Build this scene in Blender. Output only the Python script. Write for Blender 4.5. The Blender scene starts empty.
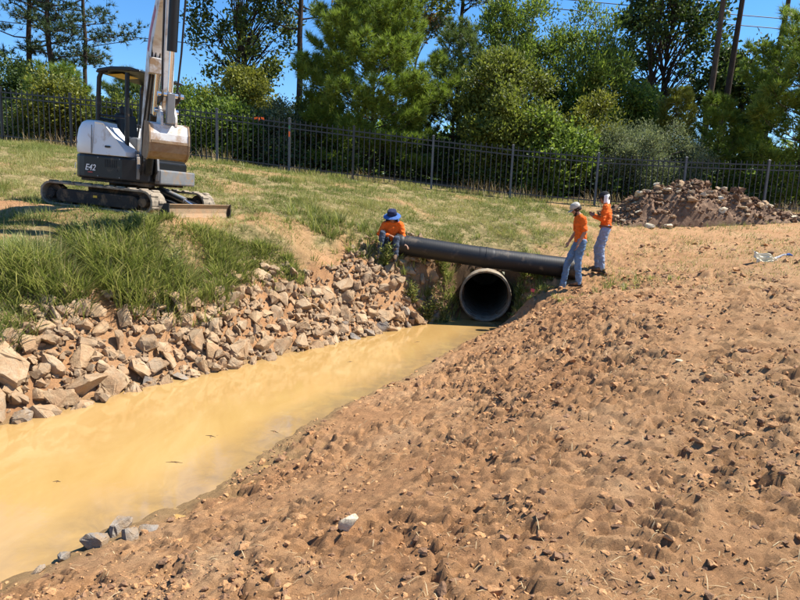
import bpy, bmesh, math, random
import numpy as np
from mathutils import Vector, Matrix

R = math.radians
rng = np.random.default_rng(7)
random.seed(7)
scn = bpy.context.scene
COL = scn.collection

# ------------------------------------------------------------------ camera, sky, sun
cam_d = bpy.data.cameras.new("camera")
cam_d.sensor_width = 36.0
cam_d.lens = 27.18
cam_d.clip_start = 0.05
cam_d.clip_end = 1500
cam = bpy.data.objects.new("camera", cam_d)
COL.objects.link(cam)
cam.matrix_world = Matrix.Translation((0, 0, 2.5)) @ Matrix.Rotation(R(81), 4, 'X') @ Matrix.Rotation(R(2.5), 4, 'Z')
scn.camera = cam

SUN_EL = 55.0
SUN_DIR = Vector((1.0, 0.16, 0)).normalized()          # horizontal direction towards the sun
world = bpy.data.worlds.new("World")
scn.world = world
world.use_nodes = True
wn = world.node_tree
wn.nodes.clear()
sky = wn.nodes.new("ShaderNodeTexSky")
sky.sky_type = 'NISHITA'
sky.sun_disc = False
sky.sun_elevation = R(SUN_EL)
sky.sun_rotation = math.atan2(SUN_DIR.x, SUN_DIR.y)
sky.altitude = 200
sky.air_density = 1.0
sky.dust_density = 0.0
sky.ozone_density = 6.0
bg = wn.nodes.new("ShaderNodeBackground")
bg.inputs[1].default_value = 0.10
wo = wn.nodes.new("ShaderNodeOutputWorld")
hsv = wn.nodes.new("ShaderNodeHueSaturation")
hsv.inputs["Saturation"].default_value = 1.2
wn.links.new(sky.outputs[0], hsv.inputs["Color"])
wn.links.new(hsv.outputs[0], bg.inputs[0])
wn.links.new(bg.outputs[0], wo.inputs[0])

sun_d = bpy.data.lights.new("sun", 'SUN')
sun_d.energy = 5.0
sun_d.angle = R(0.53)
sun_d.color = (1.0, 0.95, 0.86)
sun = bpy.data.objects.new("sun", sun_d)
COL.objects.link(sun)
sd = Vector((SUN_DIR.x * math.cos(R(SUN_EL)), SUN_DIR.y * math.cos(R(SUN_EL)), math.sin(R(SUN_EL))))
sun.rotation_euler = sd.to_track_quat('Z', 'Y').to_euler()

scn.view_settings.view_transform = 'Standard'
scn.view_settings.look = 'None'
scn.view_settings.exposure = 1.05
scn.view_settings.gamma = 1.0
scn.view_settings.use_curve_mapping = False
scn.cycles.use_denoising = True
scn.cycles.max_bounces = 6
scn.cycles.transparent_max_bounces = 8

# ------------------------------------------------------------------ materials
MATS = {}


class NT:
    def __init__(self, name):
        self.m = bpy.data.materials.new(name)
        self.m.use_nodes = True
        self.t = self.m.node_tree
        self.b = self.t.nodes["Principled BSDF"]
        self.out = self.t.nodes["Material Output"]
        MATS[name] = self.m

    def n(self, typ, **kw):
        nd = self.t.nodes.new(typ)
        for k, v in kw.items():
            if k[0] == '_':
                setattr(nd, k[1:], v)
            else:
                nd.inputs[k.replace('__', ' ')].default_value = v
        return nd

    def l(self, a, b):
        self.t.links.new(a, b)

    def pos(self):
        g = self.n("ShaderNodeNewGeometry")
        return g.outputs["Position"]

    def obj(self):
        return self.n("ShaderNodeTexCoord").outputs["Object"]

    def noise(self, co, scale, detail=4, rough=.55, dist=0.0):
        nd = self.n("ShaderNodeTexNoise", Scale=scale, Detail=detail, Roughness=rough, Distortion=dist)
        self.l(co, nd.inputs["Vector"])
        return nd.outputs["Fac"]

    def ramp(self, fac, stops):
        nd = self.n("ShaderNodeValToRGB")
        e = nd.color_ramp.elements
        while len(e) < len(stops):
            e.new(.5)
        for el, (p, c) in zip(e, stops):
            el.position = p
            el.color = tuple(c) + (1,) if len(c) == 3 else c
        self.l(fac, nd.inputs[0])
        return nd.outputs[0]

    def mix(self, fac, a, b, mode='MIX'):
        nd = self.n("ShaderNodeMix", _data_type='RGBA', _blend_type=mode)
        for sock, v in ((nd.inputs[0], fac), (nd.inputs[6], a), (nd.inputs[7], b)):
            if isinstance(v, (int, float)):
                sock.default_value = v
            elif isinstance(v, tuple):
                sock.default_value = v + (1,)
            else:
                self.l(v, sock)
        return nd.outputs[2]

    def math(self, op, a, b=0.0):
        nd = self.n("ShaderNodeMath", _operation=op)
        for i, v in enumerate((a, b)):
            if isinstance(v, (int, float)):
                nd.inputs[i].default_value = v
            else:
                self.l(v, nd.inputs[i])
        return nd.outputs[0]

    def attr(self, name):
        return self.n("ShaderNodeAttribute", _attribute_name=name).outputs["Fac"]

    def bump(self, h, strength=.5, dist=.02, prev=None):
        nd = self.n("ShaderNodeBump", Strength=strength, Distance=dist)
        self.l(h, nd.inputs["Height"])
        if prev:
            self.l(prev, nd.inputs["Normal"])
        return nd.outputs[0]

    def col(self, c):
        if isinstance(c, tuple):
            self.b.inputs["Base Color"].default_value = c + (1,)
        else:
            self.l(c, self.b.inputs["Base Color"])

    def rough(self, v):
        self.b.inputs["Roughness"].default_value = v

    def spec(self, v):
        self.b.inputs["Specular IOR Level"].default_value = v

    def normal(self, v):
        self.l(v, self.b.inputs["Normal"])


def simple(name, c, rough=.6, var=.25, scale=6, spec=.4, metal=0.0, dirt=None, dirt_amt=.5, bump=0.0, bscale=60):
    """base colour with uneven tone, optional soil stains with a shape of their own"""
    k = NT(name)
    p = k.obj()
    f = k.noise(p, scale, 5, .6)
    d = tuple(x * (1 - var) for x in c)
    u = tuple(min(1, x * (1 + var * .5)) for x in c)
    cc = k.ramp(f, [(.3, d), (.7, u)])
    if dirt:
        g = k.noise(p, scale * .7 + 1.3, 6, .65, .4)
        g = k.ramp(g, [(.62 - .25 * dirt_amt, (0, 0, 0)), (.75 - .2 * dirt_amt, (1, 1, 1))])
        cc = k.mix(g, cc, dirt)
    k.col(cc)
    k.rough(rough)
    k.spec(spec)
    k.b.inputs["Metallic"].default_value = metal
    if bump:
        k.normal(k.bump(k.noise(p, bscale, 4, .6), bump, .01))
    return k.m


def m_ground():
    k = NT("earth")
    p = k.pos()
    n1 = k.noise(p, .9, 5, .6, .3)
    n2 = k.noise(p, 5.5, 6, .65, .4)
    n3 = k.noise(p, 38, 4, .7)
    base = k.ramp(n1, [(.32, (.48, .245, .108)), (.5, (.575, .318, .147)), (.68, (.67, .412, .215))])
    base = k.mix(k.ramp(n2, [(.40, (0, 0, 0)), (.62, (1, 1, 1))]), k.mix(.40, base, (.36, .175, .082)), base)
    base = k.mix(k.ramp(n3, [(.35, (.75, .75, .75)), (.72, (0, 0, 0))]), base, k.mix(.5, base, (.26, .138, .070)))
    sp = k.noise(p, 150, 3, .8)
    base = k.mix(k.ramp(sp, [(.34, (.7, .7, .7)), (.46, (0, 0, 0))]), base, (.19, .10, .052))
    mo = k.noise(p, 1.7, 6, .7, .8)
    base = k.mix(k.ramp(mo, [(.57, (0, 0, 0)), (.72, (.5, .5, .5))]), base, (.25, .135, .070))
    # straw-strewn, paler soil higher on the bank
    straw = k.math('MULTIPLY', k.attr("straw"), k.ramp(k.noise(p, 2.3, 5, .7), [(.35, (.2, .2, .2)), (.65, (1, 1, 1))]))
    base = k.mix(straw, base, k.mix(k.noise(p, 60, 3, .7), (.36, .22, .11), (.60, .42, .225)))
    # thatch under grass
    th = k.ramp(k.noise(p, 7, 6, .7), [(.33, (.12, .105, .038)), (.5, (.25, .195, .085)), (.68, (.44, .325, .165))])
    base = k.mix(k.attr("grass"), base, th)
    # silt-soaked margin of the water
    wetc = k.mix(.7, base, (.30, .205, .095))
    base = k.mix(k.math('MULTIPLY', k.attr("outlet_shade"), k.ramp(k.noise(p, 3.0, 4, .6), [(.3, (.8, .8, .8)), (.6, (1, 1, 1))])), base, (.080, .050, .030))  # darkens the soil colour at the culvert mouth to stand for shade
    base = k.mix(k.attr("wet"), base, wetc)
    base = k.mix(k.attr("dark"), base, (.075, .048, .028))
    k.col(base)
    k.rough(.93)
    k.spec(.15)
    b1 = k.bump(k.noise(p, 30, 7, .85, .8), .85, .038)
    b2 = k.bump(k.noise(p, 130, 4, .85), .85, .010, b1)
    k.normal(b2)
    return k.m


def m_water():
    k = NT("muddy_water")
    p = k.pos()
    mp = k.n("ShaderNodeMapping")
    mp.inputs["Rotation"].default_value = (0, 0, R(-35))
    mp.inputs["Scale"].default_value = (1.0, .33, 1)
    k.l(p, mp.inputs[0])
    f = k.noise(mp.outputs[0], 1.1, 6, .65, 1.5)
    c = k.ramp(f, [(.3, (.385, .230, .076)), (.5, (.415, .256, .091)), (.72, (.445, .290, .115))])
    # the bed showing through in the shallows, silt drifting in veils
    g = k.noise(p, 3.4, 6, .7, .8)
    sh = k.math('MULTIPLY', k.attr("shallow"), k.ramp(g, [(.30, (.25, .25, .25)), (.62, (1, 1, 1))]))
    c = k.mix(sh, c, (.25, .165, .078))
    v = k.noise(mp.outputs[0], 4.5, 6, .7, 2.0)
    c = k.mix(k.ramp(v, [(.58, (0, 0, 0)), (.74, (.16, .16, .16))]), c, (.52, .40, .22))
    v2 = k.noise(p, 5.5, 6, .75, 1.0)
    c = k.mix(k.ramp(v2, [(.66, (0, 0, 0)), (.74, (.5, .5, .5))]), c, (.27, .175, .075))
    k.col(c)
    k.rough(.05)
    k.spec(.6)
    h = k.noise(p, 7, 4, .55, .4)
    b = k.bump(h, .05, .02)
    k.normal(b)
    return k.m


def m_rock(name, a, b, c, dirt=(.36, .215, .115)):
    k = NT(name)
    p = k.pos()
    oi = k.n("ShaderNodeObjectInfo").outputs["Random"]
    f = k.noise(p, 4.0, 6, .65, .3)
    cc = k.ramp(f, [(.3, a), (.5, b), (.72, c)])
    ff = k.ramp(oi, [(0, (.72, .70, .70)), (.5, (1, 1, 1)), (1, (1.0, .93, .84))])
    cc = k.mix(1.0, cc, ff, 'MULTIPLY')
    g = k.noise(p, 7, 6, .7, .5)
    cc = k.mix(k.ramp(g, [(.42, (0, 0, 0)), (.60, (.85, .85, .85))]), cc, dirt)
    sp = k.noise(p, 90, 3, .7)
    cc = k.mix(k.ramp(sp, [(.35, (.4, .4, .4)), (.6, (0, 0, 0))]), cc, k.mix(.5, cc, (.10, .07, .05)))
    k.col(cc)
    k.rough(.85)
    k.spec(.25)
    b1 = k.bump(k.noise(p, 14, 6, .7, .2), .7, .04)
    k.normal(k.bump(k.noise(p, 85, 4, .7), .5, .008, b1))
    return k.m


def m_leaf(name, dark, mid, light, trans=.35, rough=.5, gloss=.3):
    k = NT(name)
    r = k.attr("rnd")
    p = k.pos()
    nz = k.noise(p, .9, 3, .6)
    rr = k.math('ADD', k.math('MULTIPLY', r, .65), k.math('MULTIPLY', nz, .5))
    c = k.ramp(rr, [(.2, dark), (.55, mid), (.9, light)])
    k.col(c)
    k.rough(rough)
    k.spec(gloss)
    tr = k.n("ShaderNodeBsdfTranslucent")
    k.l(k.mix(.5, c, k.mix(1.0, c, (1.0, 1.0, .45), 'MULTIPLY')), tr.inputs[0])
    ms = k.n("ShaderNodeMixShader")
    ms.inputs[0].default_value = trans
    k.l(k.b.outputs[0], ms.inputs[1])
    k.l(tr.outputs[0], ms.inputs[2])
    k.l(ms.outputs[0], k.out.inputs[0])
    return k.m


def m_bark(name, a, b):
    k = NT(name)
    p = k.obj()
    mp = k.n("ShaderNodeMapping")
    mp.inputs["Scale"].default_value = (9, 9, 1.6)
    k.l(p, mp.inputs[0])
    f = k.noise(mp.outputs[0], 2.0, 6, .7, .4)
    k.col(k.ramp(f, [(.3, a), (.7, b)]))
    k.rough(.95)
    k.spec(.1)
    k.normal(k.bump(f, 1.0, .05))
    return k.m


def m_cloth(name, c, var=.2, scale=9, rough=.85, fold=.6):
    k = NT(name)
    p = k.obj()
    f = k.noise(p, scale, 5, .6, .5)
    k.col(k.ramp(f, [(.3, tuple(x * (1 - var) for x in c)), (.7, tuple(min(1, x * (1 + var * .4)) for x in c))]))
    k.rough(rough)
    k.spec(.2)
    b1 = k.bump(k.noise(p, 11, 4, .55, .8), fold, .05)
    k.normal(k.bump(k.noise(p, 260, 2, .5), .25, .003, b1))
    return k.m


m_ground()
m_water()
m_rock("sandstone", (.28, .185, .100), (.41, .295, .178), (.53, .41, .27), dirt=(.37, .225, .118))
m_rock("grey_rock", (.14, .12, .10), (.25, .225, .195), (.38, .35, .31), dirt=(.33, .22, .12))
m_rock("pale_stone", (.50, .42, .28), (.66, .57, .41), (.76, .69, .53), dirt=(.55, .42, .27))
m_rock("soil_clod", (.20, .108, .056), (.33, .185, .098), (.45, .27, .15), dirt=(.28, .148, .075))
m_rock("tan_clod", (.40, .205, .092), (.51, .280, .130), (.60, .355, .180), dirt=(.48, .258, .118))
m_rock("spoil_clay", (.125, .070, .040), (.22, .128, .072), (.34, .21, .125), dirt=(.165, .092, .052))
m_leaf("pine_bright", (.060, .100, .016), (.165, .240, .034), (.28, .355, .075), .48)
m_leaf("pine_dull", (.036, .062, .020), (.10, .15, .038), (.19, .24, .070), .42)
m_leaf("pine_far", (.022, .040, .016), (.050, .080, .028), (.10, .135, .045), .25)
m_leaf("leaf_olive", (.050, .070, .014), (.140, .175, .030), (.26, .29, .065), .48)
m_leaf("leaf_green", (.048, .085, .016), (.130, .200, .032), (.25, .32, .065), .50)
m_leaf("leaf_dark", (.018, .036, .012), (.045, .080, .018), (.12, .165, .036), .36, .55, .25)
m_leaf("leaf_yellow", (.075, .092, .015), (.175, .190, .030), (.30, .300, .055), .42)
m_leaf("leaf_grey", (.065, .085, .040), (.165, .20, .095), (.29, .32, .18), .40)
m_leaf("leaf_red", (.09, .045, .015), (.20, .070, .025), (.30, .17, .05), .40)
m_leaf("grass_short", (.085, .120, .024), (.185, .220, .056), (.39, .350, .140), .35, .6, .2)
m_leaf("grass_tall", (.085, .115, .024), (.205, .245, .062), (.46, .43, .18), .48, .5, .3)
m_leaf("straw", (.22, .145, .075), (.40, .29, .155), (.58, .46, .27), .15, .8, .15)
m_bark("bark_dark", (.030, .022, .017), (.085, .062, .046))
m_bark("bark_pine", (.055, .040, .030), (.150, .105, .075))
m_bark("bark_grey", (.09, .075, .06), (.20, .17, .14))
simple("fence_black", (.018, .018, .02), .38, .2, 5, .5)
simple("fence_grey", (.085, .09, .098), .45, .3, 3, .5)
simple("white_paint", (.70, .70, .69), .32, .06, 3, .5, dirt=(.42, .30, .19), dirt_amt=.12)
simple("dirty_white", (.60, .59, .57), .45, .12, 4, .4, dirt=(.34, .22, .12), dirt_amt=.55)
simple("black_paint", (.008, .009, .011), .42, .25, 4, .35, dirt=(.10, .07, .045), dirt_amt=.15)
simple("black_plastic", (.013, .013, .014), .55, .3, 5, .4)
simple("grey_paint", (.17, .175, .18), .5, .2, 5, .4, dirt=(.24, .16, .09), dirt_amt=.3)
simple("rubber_track", (.035, .033, .031), .85, .3, 6, .2, dirt=(.27, .19, .12), dirt_amt=.75, bump=.4, bscale=40)
simple("undercarriage", (.03, .028, .026), .8, .3, 6, .25, dirt=(.16, .105, .06), dirt_amt=.5, bump=.4, bscale=40)
simple("track_edge", (.30, .245, .18), .9, .3, 9, .2, dirt=(.10, .08, .06), dirt_amt=.45, bump=.5, bscale=50)
simple("bucket_steel", (.27, .19, .115), .75, .3, 7, .3, dirt=(.20, .115, .055), dirt_amt=.6, bump=.5, bscale=30)
simple("blade_steel", (.36, .26, .16), .8, .25, 8, .25, dirt=(.40, .25, .14), dirt_amt=.75, bump=.5, bscale=30)
simple("chrome", (.62, .62, .63), .2, .05, 3, .5, metal=1.0)
simple("red_decal", (.36, .035, .03), .4, .1, 8)
simple("yellow_label", (.70, .43, .03), .5, .15, 8)
simple("white_decal", (.75, .75, .75), .5, .05, 8)
simple("corrugated_black", (.011, .011, .012), .5, .35, 3, .4, dirt=(.10, .075, .05), dirt_amt=.18)
simple("concrete", (.34, .29, .22), .9, .4, 7, .2, dirt=(.19, .125, .07), dirt_amt=.6, bump=.5, bscale=35)
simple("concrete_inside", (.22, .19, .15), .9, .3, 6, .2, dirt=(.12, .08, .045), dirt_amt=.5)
m_cloth("hi_vis_orange", (.80, .140, .016), .22, fold=1.0)
m_cloth("jeans_blue", (.135, .215, .33), .35)
m_cloth("jeans_pale", (.26, .32, .42), .3)
m_cloth("jeans_dark", (.060, .075, .105), .35)
m_cloth("cap_grey", (.42, .39, .34), .15)
m_cloth("hat_navy", (.020, .028, .075), .2)
m_cloth("hat_blue", (.055, .125, .33), .15)
m_cloth("towel_white", (.72, .71, .68), .12)
m_cloth("cap_black", (.025, .025, .028), .2)
simple("skin", (.36, .185, .115), .55, .12, 14, .35)
simple("skin_tan", (.27, .135, .080), .55, .12, 14, .35)
simple("hair_dark", (.025, .017, .012), .7, .3, 60, .3)
simple("boot_brown", (.115, .070, .040), .8, .3, 9, .2, dirt=(.25, .15, .08), dirt_amt=.5)
simple("glove_grey", (.16, .14, .12), .8, .2, 9)
simple("flag_orange", (.88, .16, .03), .6, .1, 9)
simple("flag_pink", (.88, .10, .10), .6, .1, 9)
simple("tape_green", (.05, .22, .09), .6, .1, 9)
simple("rag_cream", (.68, .60, .44), .85, .15, 9, dirt=(.50, .38, .24), dirt_amt=.2)
simple("cable_black", (.02, .02, .022), .6, .1, 2)
simple("wood_twig", (.11, .075, .045), .9, .3, 9, .2)

# ------------------------------------------------------------------ mesh helpers


class MB:
    """collects shapes into one mesh"""

    def __init__(self):
        self.v = []
        self.f = []

    def add(self, vs, fs):
        o = len(self.v)
        self.v.extend([tuple(x) for x in vs])
        self.f.extend([tuple(i + o for i in q) for q in fs])
        return self

    def box(self, c, s, rot=None):
        hx, hy, hz = s[0] / 2, s[1] / 2, s[2] / 2
        vs = [Vector((x, y, z)) for x in (-hx, hx) for y in (-hy, hy) for z in (-hz, hz)]
        if rot is not None:
            vs = [rot @ v for v in vs]
        c = Vector(c)
        return self.add([v + c for v in vs], [(0, 1, 3, 2), (4, 6, 7, 5), (0, 4, 5, 1), (2, 3, 7, 6), (0, 2, 6, 4), (1, 5, 7, 3)])

    def tube(self, pts, rad, n=8, cap=True):
        pts = [Vector(p) for p in pts]
        if not hasattr(rad, '__len__'):
            rad = [rad] * len(pts)
        vs, fs = [], []
        up = None
        for i, p in enumerate(pts):
            t = (pts[min(i + 1, len(pts) - 1)] - pts[max(i - 1, 0)])
            if t.length < 1e-9:
                t = Vector((0, 0, 1))
            t.normalize()
            if up is None:
                up = Vector((0, 0, 1)) if abs(t.z) < .9 else Vector((1, 0, 0))
            a = t.cross(up)
            if a.length < 1e-6:
                a = t.orthogonal()
            a.normalize()
            b = a.cross(t).normalized()
            up = b
            for k in range(n):
                th = 2 * math.pi * k / n
                vs.append(p + (a * math.cos(th) + b * math.sin(th)) * rad[i])
        for i in range(len(pts) - 1):
            for k in range(n):
                fs.append((i * n + k, i * n + (k + 1) % n, (i + 1) * n + (k + 1) % n, (i + 1) * n + k))
        if cap:
            fs.append(tuple(reversed(range(n))))
            fs.append(tuple(range((len(pts) - 1) * n, len(pts) * n)))
        return self.add(vs, fs)

    def prism(self, poly, fn, t0, t1):
        """poly: 2-D outline; fn(a, b, t) -> 3-D point"""
        n = len(poly)
        vs = [fn(a, b, t0) for a, b in poly] + [fn(a, b, t1) for a, b in poly]
        fs = [tuple(range(n)), tuple(reversed(range(n, 2 * n)))]
        for i in range(n):
            j = (i + 1) % n
            fs.append((i, i + n, j + n, j))
        return self.add(vs, fs)

    def mesh(self, name):
        me = bpy.data.meshes.new(name)
        me.from_pydata(self.v, [], self.f)
        bm = bmesh.new()
        bm.from_mesh(me)
        bmesh.ops.recalc_face_normals(bm, faces=bm.faces)
        bm.to_mesh(me)
        bm.free()
        return me

    def build(self, name, mat, parent=None, smooth=False, bevel=0.0, seg=2):
        o = link(name, self.mesh(name), mat, parent)
        if bevel:
            md = o.modifiers.new("bevel", 'BEVEL')
            md.width = bevel
            md.segments = seg
            md.limit_method = 'ANGLE'
            md.angle_limit = R(35)
        if smooth:
            shade(o.data)
        return o


def shade(me, angle=40):
    me.polygons.foreach_set("use_smooth", [True] * len(me.polygons))
    me.set_sharp_from_angle(angle=R(angle))


def link(name, me, mat=None, parent=None):
    o = bpy.data.objects.new(name, me)
    COL.objects.link(o)
    if mat:
        if len(me.materials) == 0:
            me.materials.append(MATS[mat])
    if parent:
        o.parent = parent
    return o


def tag(o, label=None, cat=None, group=None, kind=None):
    if label:
        o["label"] = label
    if cat:
        o["category"] = cat
    if group:
        o["group"] = group
    if kind:
        o["kind"] = kind
    return o


def empty(name, label, cat, loc=(0, 0, 0), group=None):
    o = bpy.data.objects.new(name, None)
    o.empty_display_size = .2
    COL.objects.link(o)
    o.location = loc
    return tag(o, label, cat, group)


def np_mesh(name, verts, faces, attrs=None):
    """verts (N,3), faces (M,3|4) -> mesh, quickly"""
    me = bpy.data.meshes.new(name)
    nv, (nf, k) = len(verts), faces.shape
    me.vertices.add(nv)
    me.vertices.foreach_set("co", np.ascontiguousarray(verts, np.float32).ravel())
    me.loops.add(nf * k)
    me.loops.foreach_set("vertex_index", np.ascontiguousarray(faces, np.int32).ravel())
    me.polygons.add(nf)
    me.polygons.foreach_set("loop_start", np.arange(0, nf * k, k, dtype=np.int32))
    for an, (dom, arr) in (attrs or {}).items():
        a = me.attributes.new(an, 'FLOAT', dom)
        a.data.foreach_set("value", np.ascontiguousarray(arr, np.float32))
    me.update(calc_edges=True)
    me.validate()
    return me


# ------------------------------------------------------------------ noise
def _hash(ix, iy, s):
    n = (ix.astype(np.int64) * 374761393 + iy.astype(np.int64) * 668265263 + s * 974634777) & 0xffffffff
    n = ((n ^ (n >> 13)) * 1274126177) & 0xffffffff
    n = ((n ^ (n >> 15)) * 2246822519) & 0xffffffff
    return ((n ^ (n >> 16)) & 0xffffff) / float(0xffffff)


def vnoise(x, y, s=0):
    ix, iy = np.floor(x), np.floor(y)
    fx, fy = x - ix, y - iy
    ux = fx * fx * fx * (fx * (fx * 6 - 15) + 10)
    uy = fy * fy * fy * (fy * (fy * 6 - 15) + 10)
    a, b = _hash(ix, iy, s), _hash(ix + 1, iy, s)
    c, d = _hash(ix, iy + 1, s), _hash(ix + 1, iy + 1, s)
    return (a * (1 - ux) + b * ux) * (1 - uy) + (c * (1 - ux) + d * ux) * uy


def fbm(x, y, s=0, o=4, g=.5):
    t, a, n = 0, 1, 0
    for i in range(o):
        t = t + a * vnoise(x * 2 ** i + 17.3 * i, y * 2 ** i - 9.1 * i, s + i)
        n += a
        a *= g
    return t / n


def worley(x, y, s=0):
    ix, iy = np.floor(x), np.floor(y)
    best = np.full(np.shape(x), 9.0)
    cid = np.zeros(np.shape(x))
    for i in (-1, 0, 1):
        for j in (-1, 0, 1):
            cx, cy = ix + i, iy + j
            px, py = cx + _hash(cx, cy, s), cy + _hash(cx, cy, s + 51)
            d = np.hypot(px - x, py - y)
            m = d < best
            best = np.where(m, d, best)
            cid = np.where(m, _hash(cx, cy, s + 99), cid)
    return best, cid


def plates(x, y, s=0):
    """broken, tilted slabs: every cell has its own height and slope"""
    ix, iy = np.floor(x), np.floor(y)
    best = np.full(np.shape(x), 9.0)
    h = np.zeros(np.shape(x))
    for i in (-1, 0, 1):
        for j in (-1, 0, 1):
            cx, cy = ix + i, iy + j
            dx, dy = x - (cx + _hash(cx, cy, s)), y - (cy + _hash(cx, cy, s + 51))
            d = np.hypot(dx, dy)
            m = d < best
            best = np.where(m, d, best)
            t = (_hash(cx, cy, s + 99) - .5) + (_hash(cx, cy, s + 7) - .5) * 2.0 * dx + (_hash(cx, cy, s + 13) - .5) * 2.0 * dy
            h = np.where(m, t, h)
    return h


def sstep(a, b, x):
    t = np.clip((x - a) / (b - a), 0, 1)
    return t * t * (3 - 2 * t)


# ------------------------------------------------------------------ terrain
LEFT = [(-14, -2.5), (-9.0, 1.8), (-6.2, 4.3), (-4.19, 6.11), (-3.81, 6.56), (-3.25, 7.69), (-2.47, 8.66), (-1.65, 9.92), (-.37, 11.65), (.72, 12.95), (1.25, 13.35)]
RIGHT = [(-11, -6.5), (-6.0, -1.0), (-3.3, 2.3), (-2.5, 3.54), (-2.28, 3.84), (-2.13, 4.25), (-1.72, 4.6), (-1.44, 5.39), (-1.06, 6.49), (-.58, 7.43), (.05, 8.52), (.72, 10.0), (1.62, 11.78), (2.3, 12.9), (2.5, 13.35)]
POLY = LEFT + [(1.3, 13.5), (2.45, 13.5)] + RIGHT[::-1]


def seg_dist(x, y, pts, closed=False):
    d = np.full(np.shape(x), 1e9)
    n = len(pts)
    for i in range(n if closed else n - 1):
        ax, ay = pts[i]
        bx, by = pts[(i + 1) % n]
        dx, dy = bx - ax, by - ay
        t = np.clip(((x - ax) * dx + (y - ay) * dy) / (dx * dx + dy * dy), 0, 1)
        d = np.minimum(d, np.hypot(ax + t * dx - x, ay + t * dy - y))
    return d


def inside(x, y, pts):
    r = np.zeros(np.shape(x), bool)
    n = len(pts)
    for i in range(n):
        ax, ay = pts[i]
        bx, by = pts[(i + 1) % n]
        if ay == by:
            continue
        c = ((ay > y) != (by > y)) & (x < (bx - ax) * (y - ay) / (by - ay) + ax)
        r ^= c
    return r


CTRL = [  # x, y, z of the land away from the channel walls
    (-2.5, 3.54, .0), (-1.72, 4.6, .03), (-1.06, 6.49, .03), (.05, 8.52, .05), (.72, 10.0, .08), (1.62, 11.78, .18), (-3.3, 2.3, .0), (-6, -1, 0),
    (-2.0, 2.9, .28), (-.89, 2.61, .62), (.05, 2.25, .92), (0, 0, .95), (1.7, 2.3, 1.02), (3.0, 4.3, 1.15), (5.2, 7.8, 1.45), (1.66, 4.73, .95),
    (1.05, 5.85, .66), (2.2, 8.0, .80), (2.9, 10.3, .98), (3.9, 9.7, 1.22), (3.66, 12.6, .97), (4.44, 13.5, 1.30), (6.97, 11.5, 1.78), (8.7, 17.6, 2.36),
    (6.5, 18.6, 2.46), (11.2, 17.0, 2.48), (-3, -4, .6), (4, -4, 1.05), (9, 2, 1.6), (12, 9, 2.0), (15, 16, 2.6), (14, -3, 1.7), (0.4, 4.3, .62), (1.9, 6.5, .82),
    # left bank and the plateau the excavator stands on
    (-4.9, 6.9, .80), (-6.9, 5.1, .85), (-4.1, 8.35, 1.02), (-3.35, 9.3, 1.08), (-2.6, 10.5, 1.12), (-1.3, 12.3, 1.25), (-.2, 13.3, 1.55), (.75, 13.75, 1.45),
    (-5.0, 8.9, 1.60), (-6.3, 7.6, 1.60), (-4.1, 9.9, 1.70), (-3.35, 10.9, 1.75), (-6.6, 10.9, 2.24), (-4.3, 10.5, 2.12), (-3.7, 12.4, 2.20), (-6.1, 13.0, 2.34), (-3.0, 11.6, 1.95), (-8.2, 9.6, 2.2), (-9.5, 7.5, 2.2), (-12, 10, 2.9), (-2.2, 12.4, 1.85),
    # hill up to the fence
    (1.9, 13.95, 1.30), (3.0, 13.6, 1.25), (3.2, 13.0, 1.05), (.9, 15.5, 2.05), (3.5, 15.5, 1.90), (-2.5, 15, 2.55), (-6, 15, 2.95), (-10, 15, 3.3), (5.6, 15.6, 1.92),
    (-12.7, 19.5, 3.92), (-8.3, 19.5, 3.70), (-3.7, 19.5, 3.36), (.86, 19.5, 3.02), (3.4, 19.5, 2.84), (6.1, 19.5, 2.72), (8.8, 19.5, 2.70), (11.4, 19.5, 2.72),
    (-14, 26, 4.2), (-4, 26, 3.9), (6, 26, 3.3), (14, 26, 3.2)]
_C = np.array(CTRL)
EXC = (-5.13, 11.70, 2.15)          # where the excavator stands


def _phi(r2):
    return np.where(r2 > 1e-12, r2 * np.log(np.maximum(r2, 1e-12)), 0)


def _tps():
    n = len(_C)
    d2 = (_C[:, None, 0] - _C[None, :, 0]) ** 2 + (_C[:, None, 1] - _C[None, :, 1]) ** 2
    K = _phi(d2) + np.eye(n) * .15
    Pm = np.c_[np.ones(n), _C[:, :2]]
    A = np.block([[K, Pm], [Pm.T, np.zeros((3, 3))]])
    return np.linalg.solve(A, np.r_[_C[:, 2], 0, 0, 0])


_W = _tps()


def land(x, y):
    x, y = np.asarray(x, float), np.asarray(y, float)
    cx, cy = np.clip(x, -16, 16), np.clip(y, -5, 26)
    z = _W[-3] + _W[-2] * cx + _W[-1] * cy
    for i in range(len(_C)):
        z = z + _W[i] * _phi((cx - _C[i, 0]) ** 2 + (cy - _C[i, 1]) ** 2)
    return z


def chan(x, y):
    """distance outside the channel (negative inside)"""
    d = seg_dist(x, y, POLY, True)
    return np.where(inside(x, y, POLY), -d, d)


def smin(a, b, k):
    h = np.clip(.5 + .5 * (b - a) / k, 0, 1)
    return b * (1 - h) + a * h - k * h * (1 - h)


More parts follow.
